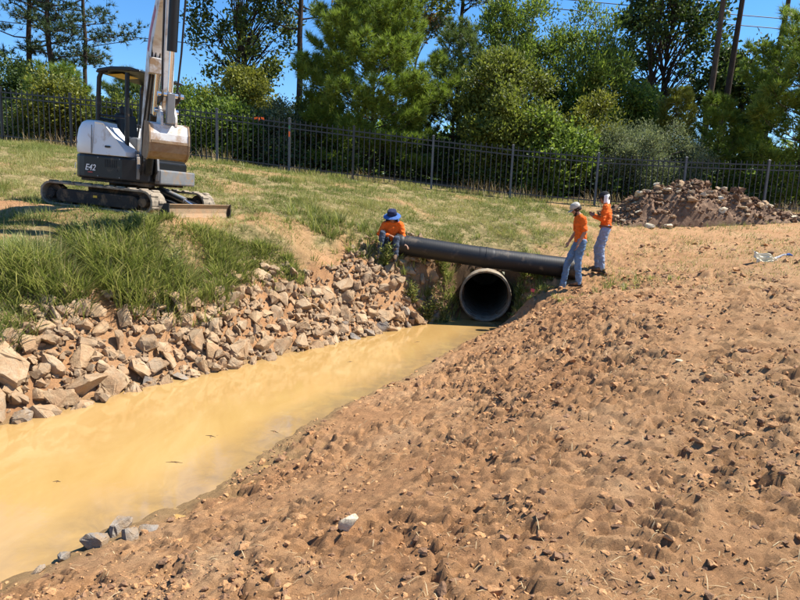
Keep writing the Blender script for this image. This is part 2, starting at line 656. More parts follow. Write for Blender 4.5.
def macro(x, y):
    x, y = np.asarray(x, float), np.asarray(y, float)
    d = chan(x, y)
    wob = (fbm(x * 1.3, y * 1.3, 31, 3) - .5) * .14 + (fbm(x * 5, y * 5, 32, 3) - .5) * .10
    right = sstep(-.15, .15, seg_dist(x, y, LEFT) - seg_dist(x, y, RIGHT))
    end = sstep(12.75, 13.45, y)
    de = d + wob * (1 - end) * np.where(d > -.4, 1, 0)
    slope = (1 - end) * ((.92 + .9 * sstep(11.6, 12.7, y)) * (1 - right) + (.55 + .75 * sstep(11.9, 12.8, y)) * right) + end * 4.2
    bank = np.where(de > 0, de * slope, de * .45)
    bank = np.maximum(bank, -.35)
    z = smin(np.maximum(land(x, y), .03 + .05 * np.clip(d, 0, 3)), bank, .12)
    # level pad under the excavator's tracks
    c, q = math.cos(R(-15)), math.sin(R(-15))
    lx = (x - EXC[0]) * c + (y - EXC[1]) * q
    ly = -(x - EXC[0]) * q + (y - EXC[1]) * c
    w = (1 - sstep(1.35, 2.2, np.abs(lx - .05))) * (1 - sstep(1.05, 1.9, np.abs(ly)))
    return z * (1 - w) + w * (EXC[2] + .012 - lx * math.tan(R(3)) - .13 * sstep(1.42, 1.62, lx)), d, right


def masks(x, y, d, right):
    nz = fbm(x * .55, y * .55, 5, 4)
    n2 = fbm(x * 1.7, y * 1.7, 12, 3)
    hill = sstep(-.5, .5, y - (13.5 + np.maximum(0, x - 4.0) * 1.75) + (nz - .5) * 3.4) * np.where(x > 2.6, 1, 0)
    hill = np.where(x <= 2.6, sstep(13.5, 14.3, y + (n2 - .5) * 1.2), hill)
    lft = (1 - right) * sstep(1.15, 1.6, d + (n2 - .5) * .5)
    lft = lft * np.where(x < 1.0, 1, 0)
    g = np.maximum(hill, lft)
    # bare, worn patches
    bare = sstep(.55, .66, fbm(x * .45 + 3, y * .8, 44, 4)) * .6
    bare = np.maximum(bare, np.exp(-(((x + 3.5) / .8) ** 2 + ((y - 10.55) / .35) ** 2)) * 1.2)
    bare = np.maximum(bare, np.exp(-(((x + 7.2) / 1.7) ** 2 + ((y - 10.2) / .85) ** 2)) * 1.3)
    bare = np.maximum(bare, np.exp(-(((x + 1.1 + (y - 12.8) * .55) / .35) ** 2 + ((y - 12.8) / 1.1) ** 2)) * .55)
    return np.clip(g * (1 - np.clip(bare, 0, 1)), 0, 1), g


RUTS = [([(-.6, 1.2), (.9, 3.4), (2.2, 5.6), (3.7, 8.2), (5.2, 11.0), (6.6, 14)], .19), ([(3.2, 1.4), (2.9, 3.4), (2.4, 5.4), (2.3, 7.4), (2.9, 9.6), (4.2, 11.4)], .19)]


def rut_normals(pts):
    out = []
    for i in range(len(pts)):
        a, b = Vector(pts[max(0, i - 1)]), Vector(pts[min(len(pts) - 1, i + 1)])
        t = (b - a).normalized()
        out.append((t.y, -t.x))
    return out


def path_coords(x, y, pts):
    """distance from a path and length along it"""
    d = np.full(np.shape(x), 1e9)
    s = np.zeros(np.shape(x))
    acc = 0.0
    for (ax, ay), (bx, by) in zip(pts[:-1], pts[1:]):
        dx, dy = bx - ax, by - ay
        L = math.hypot(dx, dy)
        t = np.clip(((x - ax) * dx + (y - ay) * dy) / (L * L), 0, 1)
        q = np.hypot(ax + t * dx - x, ay + t * dy - y)
        m = q < d
        d = np.where(m, q, d)
        s = np.where(m, acc + t * L, s)
        acc += L
    return d, s


def surf(x, y):
    """full ground height"""
    x, y = np.asarray(x, float), np.asarray(y, float)
    z, d, right = macro(x, y)
    gm, g0 = masks(x, y, d, right)
    dirt = 1 - g0
    churn = sstep(.34, .60, fbm(x * .75, y * .75, 21, 3))
    wx, wy = x + .10 * (fbm(x * 6, y * 6, 3, 2) - .5), y + .10 * (fbm(x * 6, y * 6, 4, 2) - .5)
    f1, c1 = worley(wx * 4.6, wy * 4.6, 8)
    f2, c2 = worley(wx * 10, wy * 10, 9)
    brk = sstep(.42, .58, fbm(x * 1.9, y * 1.9, 23, 3))
    ero = .55 + .9 * (fbm(x * 14, y * 14, 24, 3, .6) - .5)
    lump = sstep(.66, .16, f1 + (ero - .55) * .5) * c1 ** 3 * .10 * brk
    lump2 = sstep(.62, .20, f2 + (ero - .55) * .5) * c2 ** 2.2 * .045 * brk
    pit = -sstep(.42, .15, f1) * (c1 < .10) * .045 - sstep(.45, .15, f2) * (c2 < .10) * .03
    rid = 1 - np.abs(2 * fbm(x * 2.1, y * 2.1, 61, 4, .55) - 1)
    crack = -sstep(.91, .99, rid) * .06
    ua, va = x * .8 - y * .6, x * .6 + y * .8          # crevices run across the slope
    rid2 = 1 - np.abs(2 * fbm(ua * 3.2 + 7, va * 6.4, 63, 4, .6) - 1)
    crack = crack - sstep(.88, .985, rid2) * .050 * (.3 + .7 * brk)
    crumb = (fbm(x * 3.6, y * 3.6, 77, 5, .66) - .5) * .17
    rut = np.zeros_like(x)
    for pts, wd in RUTS:
        for off in (-.62, .62):
            q = [(a + off * nx_, b + off * ny_) for (a, b), (nx_, ny_) in zip(pts, rut_normals(pts))]
            dd, ss = path_coords(x, y, q)
            inb = sstep(wd + .05, wd - .05, dd)
            lug = .5 + .5 * np.sin(ss * 6.283 / .135 + 3 * (dd / wd))
            wear = sstep(.35, .6, fbm(x * 1.4 + off, y * 1.4, 29, 3))
            rut += inb * (-.022 + .036 * sstep(.35, .75, lug)) * wear + .022 * np.exp(-((dd - wd - .06) / .05) ** 2) * wear
    ang = np.maximum(0, 1 - np.abs(2 * fbm(ua * 4.6, va * 8.8, 87, 4, .6) - 1) * 4.0)
    w2x, w2y = x + .16 * (fbm(x * 4, y * 4, 33, 4, .6) - .5), y + .16 * (fbm(x * 4, y * 4, 34, 4, .6) - .5)
    slab = plates(w2x * 4.3, w2y * 4.3, 36) * .026 + plates(w2x * 9.5, w2y * 9.5, 37) * .020
    h = rut * 1.0 + slab * (.2 + .8 * brk) - ang * .034 * (.35 + .65 * brk) + (fbm(x * .7, y * .7, 71, 3) - .5) * .13 + (lump * .45 + lump2 * .6 + pit + crack + crumb * .42) * (.38 + .62 * churn)
    h += (fbm(x * 15, y * 15, 81, 4, .7) - .5) * .040 * (.45 + .55 * churn)
    h *= dirt * sstep(-.05, .5, d)
    h += (fbm(x * 1.6, y * 1.6, 91, 4) - .5) * .12 * g0
    h += (fbm(x * 6, y * 6, 95, 3) - .5) * .045
    # chunky soil on the headwall above the culvert
    h += np.where((y > 12.6) & (y < 14.2) & (x > -.5) & (x < 3.6), (lump + lump2) * .9, 0)
    near = np.exp(-((np.hypot(x + .15, y) / 20) ** 8))
    return z + h * near, d, right, gm, g0


def ground_z(x, y):
    return surf(np.atleast_1d(x), np.atleast_1d(y))[0]


def gz(x, y):
    return float(ground_z(x, y)[0])


CUL_C = Vector((1.88, 13.22, .57))       # centre of the culvert mouth
CUL_A = Vector((.13, .99, .0)).normalized()


def graded(a, segs):
    out = [a]
    for end, step in segs:
        n = max(1, int(round((end - out[-1]) / step)))
        s = out[-1]
        out += [s + (end - s) * (i + 1) / n for i in range(n)]
    return np.array(out)


def build_ground():
    xs = graded(-400, [(-100, 100), (-40, 15), (-18, 2.2), (-9, .25), (-5, .08), (-2.8, .05), (3.2, .024), (6, .042), (9, .075), (14, .2), (20, 1), (40, 4), (100, 15), (400, 100)])
    ys = graded(-300, [(-60, 60), (-20, 8), (-4, 1.6), (1.2, .3), (4.2, .020), (7, .030), (10, .045), (14.2, .055), (20.5, .11), (27, .4), (45, 3), (100, 12), (700, 100)])
    X, Y = np.meshgrid(xs, ys)
    x, y = X.ravel(), Y.ravel()
    z, d, right, gm, g0 = surf(x, y)
    nx, ny = len(xs), len(ys)
    idx = np.arange(nx * ny).reshape(ny, nx)
    f = np.stack([idx[:-1, :-1], idx[:-1, 1:], idx[1:, 1:], idx[1:, :-1]], -1).reshape(-1, 4)
    # opening inside the buried culvert
    lx = (x - CUL_C.x) * CUL_A.y - (y - CUL_C.y) * CUL_A.x
    ax = (x - CUL_C.x) * CUL_A.x + (y - CUL_C.y) * CUL_A.y
    hole = (lx ** 2 + (z - CUL_C.z) ** 2 < .485 ** 2) & (ax > .02) & (ax < 3.0)
    f = f[~hole[f].any(1)]
    straw = sstep(2.0, 5.5, d) * right * sstep(-2, 4, x + .25 * (y - 4)) * .55
    straw = np.where(y > 13, np.maximum(straw * .5, .2), straw) * (1 - 0)
    wet = (1 - sstep(.02, .10, z)) * (d < 1.5) * (d > -3)
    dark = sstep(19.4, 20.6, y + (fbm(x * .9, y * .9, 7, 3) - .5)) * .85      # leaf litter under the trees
    outlet_shade = np.exp(-(((x - 1.9) / 1.5) ** 2 + ((y - 13.5) / .75) ** 2) ** 1.5) * 1.0      # shade below the pipe, painted into the soil round the outlet
    me = np_mesh("ground", np.c_[x, y, z], f, {"grass": ('POINT', gm), "straw": ('POINT', straw), "wet": ('POINT', wet), "dark": ('POINT', dark), "outlet_shade": ('POINT', outlet_shade)})
    me.polygons.foreach_set("use_smooth", np.ones(len(me.polygons), bool))
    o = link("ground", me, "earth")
    tag(o, "churned tan and reddish clay ground rising to a grassy hill", kind='structure')


build_ground()


def build_water():
    xs = np.linspace(-14, 3, 60)
    ys = np.linspace(-6.5, 15.2, 70)
    pts = LEFT + [(1.3, 15.2), (2.6, 15.2)] + RIGHT[::-1]
    # widen the outline so that its rim lies buried in the banks
    c = []
    n = len(pts)
    for i in range(n):
        a, b = Vector(pts[i - 1]), Vector(pts[(i + 1) % n])
        t = (b - a).normalized()
        nrm = Vector((-t.y, t.x))
        c.append(Vector(pts[i]) + nrm * .28)
    xs = graded(-14, [(-5, .4), (2.9, .07)])
    ys = graded(-6.5, [(2, .4), (15.2, .08)])
    X, Y = np.meshgrid(xs, ys)
    x, y = X.ravel(), Y.ravel()
    idx = np.arange(len(x)).reshape(len(ys), len(xs))
    f = np.stack([idx[:-1, :-1], idx[:-1, 1:], idx[1:, 1:], idx[1:, :-1]], -1).reshape(-1, 4)
    ins = inside(x, y, [tuple(q) for q in c])
    f = f[ins[f].any(1)]
    dr = seg_dist(x, y, RIGHT)
    dl = seg_dist(x, y, LEFT)
    sh = np.clip(.95 * (1 - sstep(.05, .65, dr)) + .5 * (1 - sstep(0, .25, dl)), 0, 1) * sstep(2, 4.5, y)
    used = np.unique(f)
    rm = np.full(len(x), -1)
    rm[used] = np.arange(len(used))
    me = np_mesh("water", np.c_[x, y, np.zeros_like(x)][used], rm[f], {"shallow": ('POINT', sh[used])})
    tag(link("water", me, "muddy_water"), "opaque ochre muddy water filling the ditch", kind='structure')


build_water()

# ------------------------------------------------------------------ stones


def rock_mesh(name, seed, sq=(1, .75, .5), npts=13, sub=True, rough=.05):
    r = np.random.default_rng(seed)
    p = r.normal(size=(npts, 3))
    p /= np.linalg.norm(p, axis=1)[:, None]
    p = np.sign(p) * np.abs(p) ** .75
    p *= r.uniform(.8, 1.1, (npts, 1))
    p *= np.array(sq)
    bm = bmesh.new()
    for q in p:
        bm.verts.new(q)
    h = bmesh.ops.convex_hull(bm, input=bm.verts)
    bmesh.ops.delete(bm, geom=[g for g in h["geom_interior"] if isinstance(g, bmesh.types.BMVert)], context='VERTS')
    bmesh.ops.dissolve_limit(bm, angle_limit=R(14), verts=bm.verts, edges=bm.edges)
    if sub:
        bmesh.ops.bevel(bm, geom=list(bm.edges), offset=.055, segments=1, profile=.6, affect='EDGES')
        bmesh.ops.triangulate(bm, faces=bm.faces)
        bmesh.ops.subdivide_edges(bm, edges=[e for e in bm.edges if e.calc_length() > .42], cuts=1, use_grid_fill=True)
        for v in bm.verts:
            v.co += Vector(r.normal(size=3)) * rough * .6
    bmesh.ops.triangulate(bm, faces=bm.faces)
    bmesh.ops.recalc_face_normals(bm, faces=bm.faces)
    me = bpy.data.meshes.new(name)
    bm.to_mesh(me)
    bm.free()
    shade(me, 28)
    return me


def rock_variants(name, mat, n, seed, **kw):
    out = []
    for i in range(n):
        r = random.Random(seed + i)
        me = rock_mesh(name, seed + i, (1, r.uniform(.6, .9), r.uniform(.38, .7)), **kw)
        me.materials.append(MATS[mat])
        out.append(me)
    return out


SAND = rock_variants("stone", "sandstone", 12, 100)
GREYS = rock_variants("stone", "grey_rock", 4, 150)
PALE = rock_variants("stone", "pale_stone", 4, 170)
CLOD = rock_variants("clod", "soil_clod", 8, 200, rough=.11)
TANC = rock_variants("clod", "tan_clod", 6, 230, rough=.12)

CRUMB = [rock_mesh("crumb", 300 + i, (1, .85, .75), 12, False) for i in range(10)]


def slope_rot(x, y, tilt, r):
    e = .12
    h = macro(np.array([x + e, x - e, x, x]), np.array([y, y, y + e, y - e]))[0]
    hx, hy = float(h[0] - h[1]) / (2 * e), float(h[2] - h[3]) / (2 * e)
    n = Vector((-hx, -hy, 1)).normalized()
    q = Vector((0, 0, 1)).rotation_difference(n).to_matrix()
    t = Matrix.Rotation(r.gauss(0, tilt), 3, 'X') @ Matrix.Rotation(r.gauss(0, tilt), 3, 'Y')
    return q @ t @ Matrix.Rotation(r.uniform(0, 6.28), 3, 'Z')


def joined(name, items, mat, parent=None):
    """many small stones as one mesh; items: (mesh, Matrix4)"""
    vs, fs, o = [], [], 0
    for me, M in items:
        v = np.empty(len(me.vertices) * 3, np.float32)
        me.vertices.foreach_get("co", v)
        v = v.reshape(-1, 3)
        A = np.array(M)
        vs.append(v @ A[:3, :3].T + A[:3, 3])
        f = np.empty(len(me.loops), np.int32)
        me.loops.foreach_get("vertex_index", f)
        fs.append(f.reshape(-1, 3) + o)
        o += len(v)
    me = np_mesh(name, np.concatenate(vs), np.concatenate(fs))
    me.shade_flat()
    me.materials.append(MATS[mat])
    ob = bpy.data.objects.new(name, me)
    COL.objects.link(ob)
    if parent:
        ob.parent = parent
    ob["kind"] = "stuff"
    return ob


def mat4(loc, rot, s):
    return Matrix.Translation(loc) @ rot.to_4x4() @ Matrix.Diagonal((s[0], s[1], s[2], 1))


def along(pts, s):
    for i in range(len(pts) - 1):
        a, b = Vector(pts[i]), Vector(pts[i + 1])
        L = (b - a).length
        if s <= L or i == len(pts) - 2:
            t = (b - a) / L
            return a + t * s, Vector((-t.y, t.x))
        s -= L


def build_riprap():
    r = random.Random(11)
    root = empty("riprap_bank", "bank of loose angular tan stones along the far edge of the muddy ditch", "rock bank", (-2.2, 9.5, .4))
    line = LEFT[2:]
    L = sum((Vector(line[i + 1]) - Vector(line[i])).length for i in range(len(line) - 1))
    spots = []
    big = [(2.65, .15, .30), (2.92, .52, .33), (2.55, .78, .30), (3.12, .02, .20), (2.3, .4, .34), (3.38, .15, .26), (3.05, .92, .2), (3.75, .1, .27), (3.5, .42, .19), (2.0, .2, .34), (4.05, .12, .22), (4.5, .2, .22)]
    for s, d, q in big:
        spots.append((s, d, q))
    tries = 0
    while len(spots) < 300 and tries < 30000:
        tries += 1
        k = len(spots)
        q = r.uniform(.16, .235) if k < 110 else (r.uniform(.125, .17) if k < 220 else r.uniform(.09, .13))
        s = r.uniform(.2, L - .35)
        top = 1.10 + .18 * math.sin(s * 1.9) + r.uniform(-.1, .12)
        d = r.uniform(-.06, top)
        if 2.95 < s < 3.9 and .35 < d and r.random() < .75:
            continue
        if s > L - 3.0 and d > .92 - .16 * (s - L + 3.0):
            continue
        if all((s - a) ** 2 + (d - b) ** 2 > (.56 * (q + c)) ** 2 for a, b, c in spots):
            spots.append((s, d, q))
    inv = root.matrix_world.inverted()
    base = Matrix.Translation(root.location).inverted()
    for i, (s, d, q) in enumerate(spots):
        p, n = along(line, s)
        p = p + n * d
        z = float(macro(np.array([p.x]), np.array([p.y]))[0][0])
        grey = r.random() < (.16 if d < .25 else .02)
        me = r.choice(GREYS if grey else SAND)
        o = bpy.data.objects.new("stone", me)
        COL.objects.link(o)
        o.parent = root
        rot = slope_rot(p.x, p.y, .45, r)
        sc = (q * r.uniform(.9, 1.2), q * r.uniform(.85, 1.1), q * r.uniform(.75, 1.15))
        o.matrix_local = base @ mat4(Vector((p.x, p.y, z + q * r.uniform(.02, .38))), rot, sc)
    items = []
    for i in range(2600):
        s = r.uniform(.2, L - .2)
        top = 1.3 + .2 * math.sin(s * 1.9)
        p, n = along(line, s)
        d = r.uniform(-.08, top)
        p = p + n * d
        q = r.uniform(.022, .05) * (1 + r.random() ** 3 * 1.1)
        items.append((p, q))
    X = np.array([a.x for a, _ in items])
    Y = np.array([a.y for a, _ in items])
    Z = macro(X, Y)[0]
    lst = [(r.choice(CRUMB), base @ mat4(Vector((X[i], Y[i], Z[i] + items[i][1] * r.uniform(0, 1.0))), slope_rot(X[i], Y[i], .6, r), (items[i][1],) * 3)) for i in range(len(items))]
    joined("rubble", lst, "sandstone", root)


build_riprap()


def lone_stone(x, y, s, me, label, cat="stone", rz=0, sink=.3, tilt=0.0):
    o = bpy.data.objects.new("stone", me)
    COL.objects.link(o)
    o.matrix_world = mat4(Vector((x, y, gz(x, y) + s[2] * me_half(me) * (1 - 2 * sink))), Matrix.Rotation(rz, 3, 'Z') @ Matrix.Rotation(tilt, 3, 'X'), s)
    tag(o, label, cat)
    return o


def me_half(me):
    zs = [v.co.z for v in me.vertices]
    return (max(zs) - min(zs)) / 2


lone_stone(-2.07, 3.90, (.125, .10, .14), GREYS[0], "wet grey boulder lying lowest in the near muddy margin of the ditch", rz=.4, sink=.42)
lone_stone(-2.02, 4.16, (.105, .09, .13), GREYS[1], "blocky grey stone leaning into the ditch water beside the mud", rz=1.2, tilt=.3, sink=.4)
lone_stone(-1.86, 3.99, (.095, .08, .11), GREYS[2], "flat grey stone half buried in mud between the boulders and puddle", rz=2.1, sink=.42)
lone_stone(-1.77, 4.08, (.085, .07, .10), GREYS[3], "grey stone smeared with tan mud beside the flat stone", rz=.2, sink=.4)
lone_stone(-2.20, 3.76, (.065, .055, .06), GREYS[0], "small grey stone standing in a rill at the water edge", rz=1.9)
lone_stone(-2.28, 3.61, (.055, .045, .05), GREYS[2], "tiny dark grey stone at the tip of the mud margin", rz=.9)
lone_stone(-.235, 3.20, (.075, .055, .085), PALE[0], "small cream white stone alone on the churned clay", rz=.6, tilt=.5)
lone_stone(2.75, 5.75, (.05, .04, .03), PALE[1], "thin pale flake of stone on dry straw-strewn soil", rz=.6)




def build_clods():
    r = random.Random(23)
    M = 62000
    y = 1.9 + 13.0 * rng.random(M) ** 1.75
    x = rng.uniform(-1, 1, M) * (y * .70 + .5) + .2
    z, d, right, gm, g0 = surf(x, y)
    churn = sstep(.34, .60, fbm(x * .75, y * .75, 21, 3)) * sstep(.36, .56, fbm(x * 2.4, y * 2.4, 27, 3))
    ok = ~((np.abs(x - 1.95) < .8) & (y > 12.95)) & (d > .05) & (right > .5) & (g0 < .25) & (rng.random(M) < .16 + churn * .84)
    x, y, z = x[ok], y[ok], z[ok]
    for nm, mesh, mt, sel, lab in (("soil_clods", CRUMB, "soil_clod", 0, "dark damp clods of soil scattered over the churned bank"), ("dry_clods", CRUMB, "tan_clod", 1, "dry tan crumbs of clay strewn over the bank")):
        lst = []
        for i in range(len(x)):
            if (i % 7 < 3) != (sel == 0):
                continue
            q = .004 + .008 * r.random() + .032 * r.random() ** 10
            q *= .55 + .11 * y[i]
            rot = Matrix.Rotation(r.uniform(0, 6.28), 3, 'Z') @ Matrix.Rotation(r.gauss(0, .5), 3, 'X')
            lst.append((r.choice(mesh), mat4(Vector((x[i], y[i], z[i] + q * .05)), rot, (q * r.uniform(.9, 1.35), q, q * .8))))
            if len(lst) > (9000 if sel == 0 else 13000):
                break
        o = joined(nm, lst, mt)
        tag(o, lab, "soil", kind='stuff')


build_clods()


def build_headwall_soil():
    r = random.Random(91)
    lst = []
    while len(lst) < 420:
        x, y = r.uniform(.2, 3.2), r.uniform(13.15, 14.1)
        if abs(x - 1.95) < .68 and y < 13.62:
            continue
        z = gz(x, y)
        if z < .02 or (abs(x - 1.95) < .62 and z < 1.16):
            continue
        q = r.uniform(.02, .065)
        rot = Matrix.Rotation(r.uniform(0, 6.28), 3, 'Z') @ Matrix.Rotation(r.gauss(0, .7), 3, 'X')
        lst.append((r.choice(CRUMB), mat4(Vector((x, y, z)), rot, (q * 1.2, q, q))))
    tag(joined("headwall_clods", lst, "spoil_clay"), "dark clods packed on the bank round the culvert", "soil", kind='stuff')


SPOIL = rock_variants("clod", "spoil_clay", 6, 260, rough=.13)
build_headwall_soil()

# ------------------------------------------------------------------ fence
FENCE_X = [-15.0, -12.72, -10.55, -8.28, -5.97, -3.69, -1.67, .83, 3.34, 6.04, 8.80, 11.40, 13.9]
FENCE_Y = 19.5
FH = 1.58


def build_fence():
    root = empty("metal_picket_fence", "long black steel picket fence with square posts running along the top of the hill", "fence", (0, FENCE_Y, 3.0))
    pz = [float(macro(np.array([x]), np.array([FENCE_Y]))[0][0]) for x in FENCE_X]
    for i, x in enumerate(FENCE_X):
        grey = i in (4, 5, 7, 8, 9, 10, 11)
        m = MB()
        m.box((x, 0, pz[i] + FH / 2 - .1 - 3.0), (.065, .065, FH + .28))
        o = m.build("post", "fence_grey" if grey else "fence_black", root)
        c = MB()
        c.box((x, 0, pz[i] + FH + .04 + .012 - 3.0), (.085, .085, .024))
        c.add([(x - .04, -.04, pz[i] + FH + .064 - 3), (x + .04, -.04, pz[i] + FH + .064 - 3), (x + .04, .04, pz[i] + FH + .064 - 3), (x - .04, .04, pz[i] + FH + .064 - 3), (x, 0, pz[i] + FH + .09 - 3)], [(0, 1, 4), (1, 2, 4), (2, 3, 4), (3, 0, 4)])
        c.build("post_cap", "fence_grey" if grey else "fence_black", o)
    pk = MB().box((0, 0, (FH - .06) / 2), (.024, .024, FH - .06))
    pk.add([(-.012, -.012, FH - .06), (.012, -.012, FH - .06), (.012, .012, FH - .06), (-.012, .012, FH - .06), (0, 0, FH - .02)], [(0, 1, 4), (1, 2, 4), (2, 3, 4), (3, 0, 4)])
    pm = pk.mesh("picket")
    pm.materials.append(MATS["fence_black"])
    for i in range(len(FENCE_X) - 1):
        x0, x1, z0, z1 = FENCE_X[i], FENCE_X[i + 1], pz[i] - 3, pz[i + 1] - 3
        for h in (.16, FH - .24, FH - .09):
            a, b = Vector((x0 + .033, 0, z0 + h)), Vector((x1 - .033, 0, z1 + h))
            rot = Matrix.Rotation(-math.atan2(b.z - a.z, b.x - a.x), 3, 'Y')
            MB().box((a + b) / 2, ((b - a).length, .036, .036), rot).build("rail", "fence_black", root)
        n = int(round((x1 - x0) / .168))
        for j in range(1, n):
            t = j / n
            o = bpy.data.objects.new("picket", pm)
            COL.objects.link(o)
            o.parent = root
            o.location = (x0 + (x1 - x0) * t, 0, z0 + (z1 - z0) * t + .06)
    # surveyor's marks tied to the fence
    zt = pz[5] + FH
    f = MB()
    zf = pz[4] * .42 + pz[5] * .58 + FH - .05
    xf = -4.66
    for k in range(3):
        a = Vector((xf - .02 + .05 * k, FENCE_Y - .03, zf))
        b = a + Vector((-.10 + .10 * k, -.04, -.03 - .04 * (k % 2)))
        w = Vector((0, -.012, .022))
        f.add([a - w, a + w, b + w * 1.3, b - w * 1.3], [(0, 1, 2, 3)])
    o = f.build("marker_ribbon", "flag_orange")
    o.modifiers.new("thick", 'SOLIDIFY').thickness = .004
    tag(o, "orange ribbon tied to the top rail of the black fence", "ribbon")
    s = MB().box((-3.69, FENCE_Y - .036, zt - .42), (.05, .006, .16)).build("marker_sticker", "flag_orange")
    tag(s, "orange sticker on a grey fence post with a green band near its top", "sticker")
    MB().box((-3.69, FENCE_Y - .036, zt - .21), (.05, .005, .1)).build("sticker_band", "tape_green", s)
    MB().box((-3.69, FENCE_Y - .036, zt - .9), (.02, .005, .55)).build("sticker_band", "fence_grey", s)


build_fence()

# ------------------------------------------------------------------ culvert and drain pipe


def build_culvert():
    root = empty("concrete_culvert", "round concrete culvert mouth with dark bore at the end of the ditch", "culvert", CUL_C)
    side = Vector((CUL_A.y, -CUL_A.x, 0))
    n = 40

    def ring(r, s, wob=0):
        return [side * (r * math.cos(t)) + Vector((0, 0, r * math.sin(t))) + CUL_A * (s + wob * math.sin(5 * t + 1)) for t in [2 * math.pi * k / n for k in range(n)]]
    prof = [(.572, 1.3, 0), (.572, .02, .008), (.564, .0, .012), (.556, -.004, .012), (.552, .018, .008), (.541, .020, .010), (.538, -.010, .012), (.530, -.006, .008), (.525, .02, 0), (.52, .5, 0)]
    vs, fs = [], []
    for r, s, w in prof:
        vs += ring(r, s, w)
    for i in range(len(prof) - 1):
        for k in range(n):
            fs.append((i * n + k, i * n + (k + 1) % n, (i + 1) * n + (k + 1) % n, (i + 1) * n + k))
    MB().add(vs, fs).build("rim", "concrete", root, smooth=True)
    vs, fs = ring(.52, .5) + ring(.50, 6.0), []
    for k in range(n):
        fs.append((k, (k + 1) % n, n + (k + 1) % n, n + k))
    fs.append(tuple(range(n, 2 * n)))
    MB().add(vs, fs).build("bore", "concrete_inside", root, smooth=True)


build_culvert()

PIPE_A = Vector((-.16, 13.08, 1.66))
PIPE_B = Vector((3.78, 12.98, 1.29))


def build_drain_pipe():
    root = empty("drain_pipe", "long black corrugated plastic drain pipe lying across the bank above the culvert", "pipe", (1.8, 13.0, 1.45))
    ax = (PIPE_B - PIPE_A)
    L = ax.length
    ax.normalize()
    u = ax.cross(Vector((0, 0, 1))).normalized()
    w = u.cross(ax).normalized()
    n, vs, fs = 28, [], []
    st = []
    s = 0.0
    while s < L:
        st += [(s, .218), (s + .030, .2182), (s + .040, .2177)]
        s += .05
    # wider bell joint
    st = [(q, r + (.005 if 1.82 < q < 2.12 else 0) + (.012 if q < .16 else 0)) for q, r in st]
    for q, r in st:
        sag = -.03 * math.sin(math.pi * q / L)
        c = PIPE_A + ax * q + Vector((0, 0, sag)) - root.location
        vs += [c + u * (r * math.cos(t)) + w * (r * math.sin(t)) for t in [2 * math.pi * k / n for k in range(n)]]
    for i in range(len(st) - 1):
        for k in range(n):
            fs.append((i * n + k, i * n + (k + 1) % n, (i + 1) * n + (k + 1) % n, (i + 1) * n + k))
    o = MB().add(vs, fs).build("wall", "corrugated_black", root, smooth=True)
    md = o.modifiers.new("thick", 'SOLIDIFY')
    md.thickness = .014
    md.offset = -1
    c = PIPE_A + ax * 1.97 - root.location
    m = MB()
    vs = []
    for s_ in (-.02, .02):
        for rr in (.222, .231):
            vs += [c + ax * s_ + u * (rr * math.cos(t)) + w * (rr * math.sin(t)) + Vector((0, 0, -.03)) for t in [2 * math.pi * k / n for k in range(n)]]
    fs = []
    for a, b in ((0, 1), (1, 3), (3, 2), (2, 0)):
        for k in range(n):
            fs.append((a * n + k, a * n + (k + 1) % n, b * n + (k + 1) % n, b * n + k))
    m.add(vs, fs).build("joint_band", "corrugated_black", root, smooth=True)


build_drain_pipe()

# ------------------------------------------------------------------ vegetation


def unit(v):
    return v / np.maximum(np.linalg.norm(v, axis=1, keepdims=True), 1e-9)


def leaves_np(c, ax, size, r, wide=.55, fold=.15):
    """diamond leaves: two triangles each, slightly folded along the midrib"""
    n = len(c)
    ax = unit(ax)
    sd = unit(np.cross(ax, r.normal(size=(n, 3))))
    nr = np.cross(ax, sd)
    s = size[:, None]
    b, t = c - ax * s * .5, c + ax * s * .5
    m = c - ax * s * .05 + nr * s * fold
    l, q = m - sd * s * wide * .5, m + sd * s * wide * .5
    V = np.stack([b, l, t, q], 1).reshape(-1, 3)
    i = np.arange(n)[:, None] * 4
    F = np.concatenate([i + np.array([0, 1, 2]), i + np.array([0, 2, 3])], 1).reshape(-1, 3)
    return V, F, np.repeat(r.random(n), 2)


def needles_np(c, ax, nper, length, width, spread, r):
    n = len(c)
    C = np.repeat(c, nper, 0)
    A = unit(np.repeat(unit(ax), nper, 0) + r.normal(size=(n * nper, 3)) * spread)
    L = length * r.uniform(.65, 1.15, (n * nper, 1)) * np.repeat(r.uniform(.8, 1.2, (n, 1)), nper, 0)
    S = unit(np.cross(A, r.normal(size=A.shape))) * width * .5
    droop = np.zeros_like(A)
    V = np.stack([C - S, C + S, C + A * L], 1).reshape(-1, 3)
    F = np.arange(n * nper * 3).reshape(-1, 3)
    rn = np.repeat(r.random(n) * .7, nper) + r.random(n * nper) * .3
    return V, F, rn


def foliage(name, parts, mat, parent):
    vs, fs, rs, o = [], [], [], 0
    for V, F, rn in parts:
        vs.append(V)
        fs.append(F + o)
        rs.append(rn)
        o += len(V)
    me = np_mesh(name, np.concatenate(vs), np.concatenate(fs), {"rnd": ('FACE', np.concatenate(rs))})
    return link(name, me, mat, parent)


def tree_root(name, label, cat, x, y, group=None):
    z = float(macro(np.array([x]), np.array([y]))[0][0])
    return empty(name, label, cat, (x, y, z - .05), group)


def trunk_path(h, r, lean=(0, 0), wob=.04, n=9):
    p = []
    ox, oy = 0, 0
    for i in range(n):
        t = i / (n - 1)
        ox += r.normal() * wob * (t > 0)
        oy += r.normal() * wob * (t > 0)
        p.append(Vector((lean[0] * h * t + ox, lean[1] * h * t + oy, h * t)))
    return p


def at_path(p, t):
    f = min(max(t, 0), .9999) * (len(p) - 1)
    i = int(f)
    return p[i].lerp(p[i + 1], f - i)


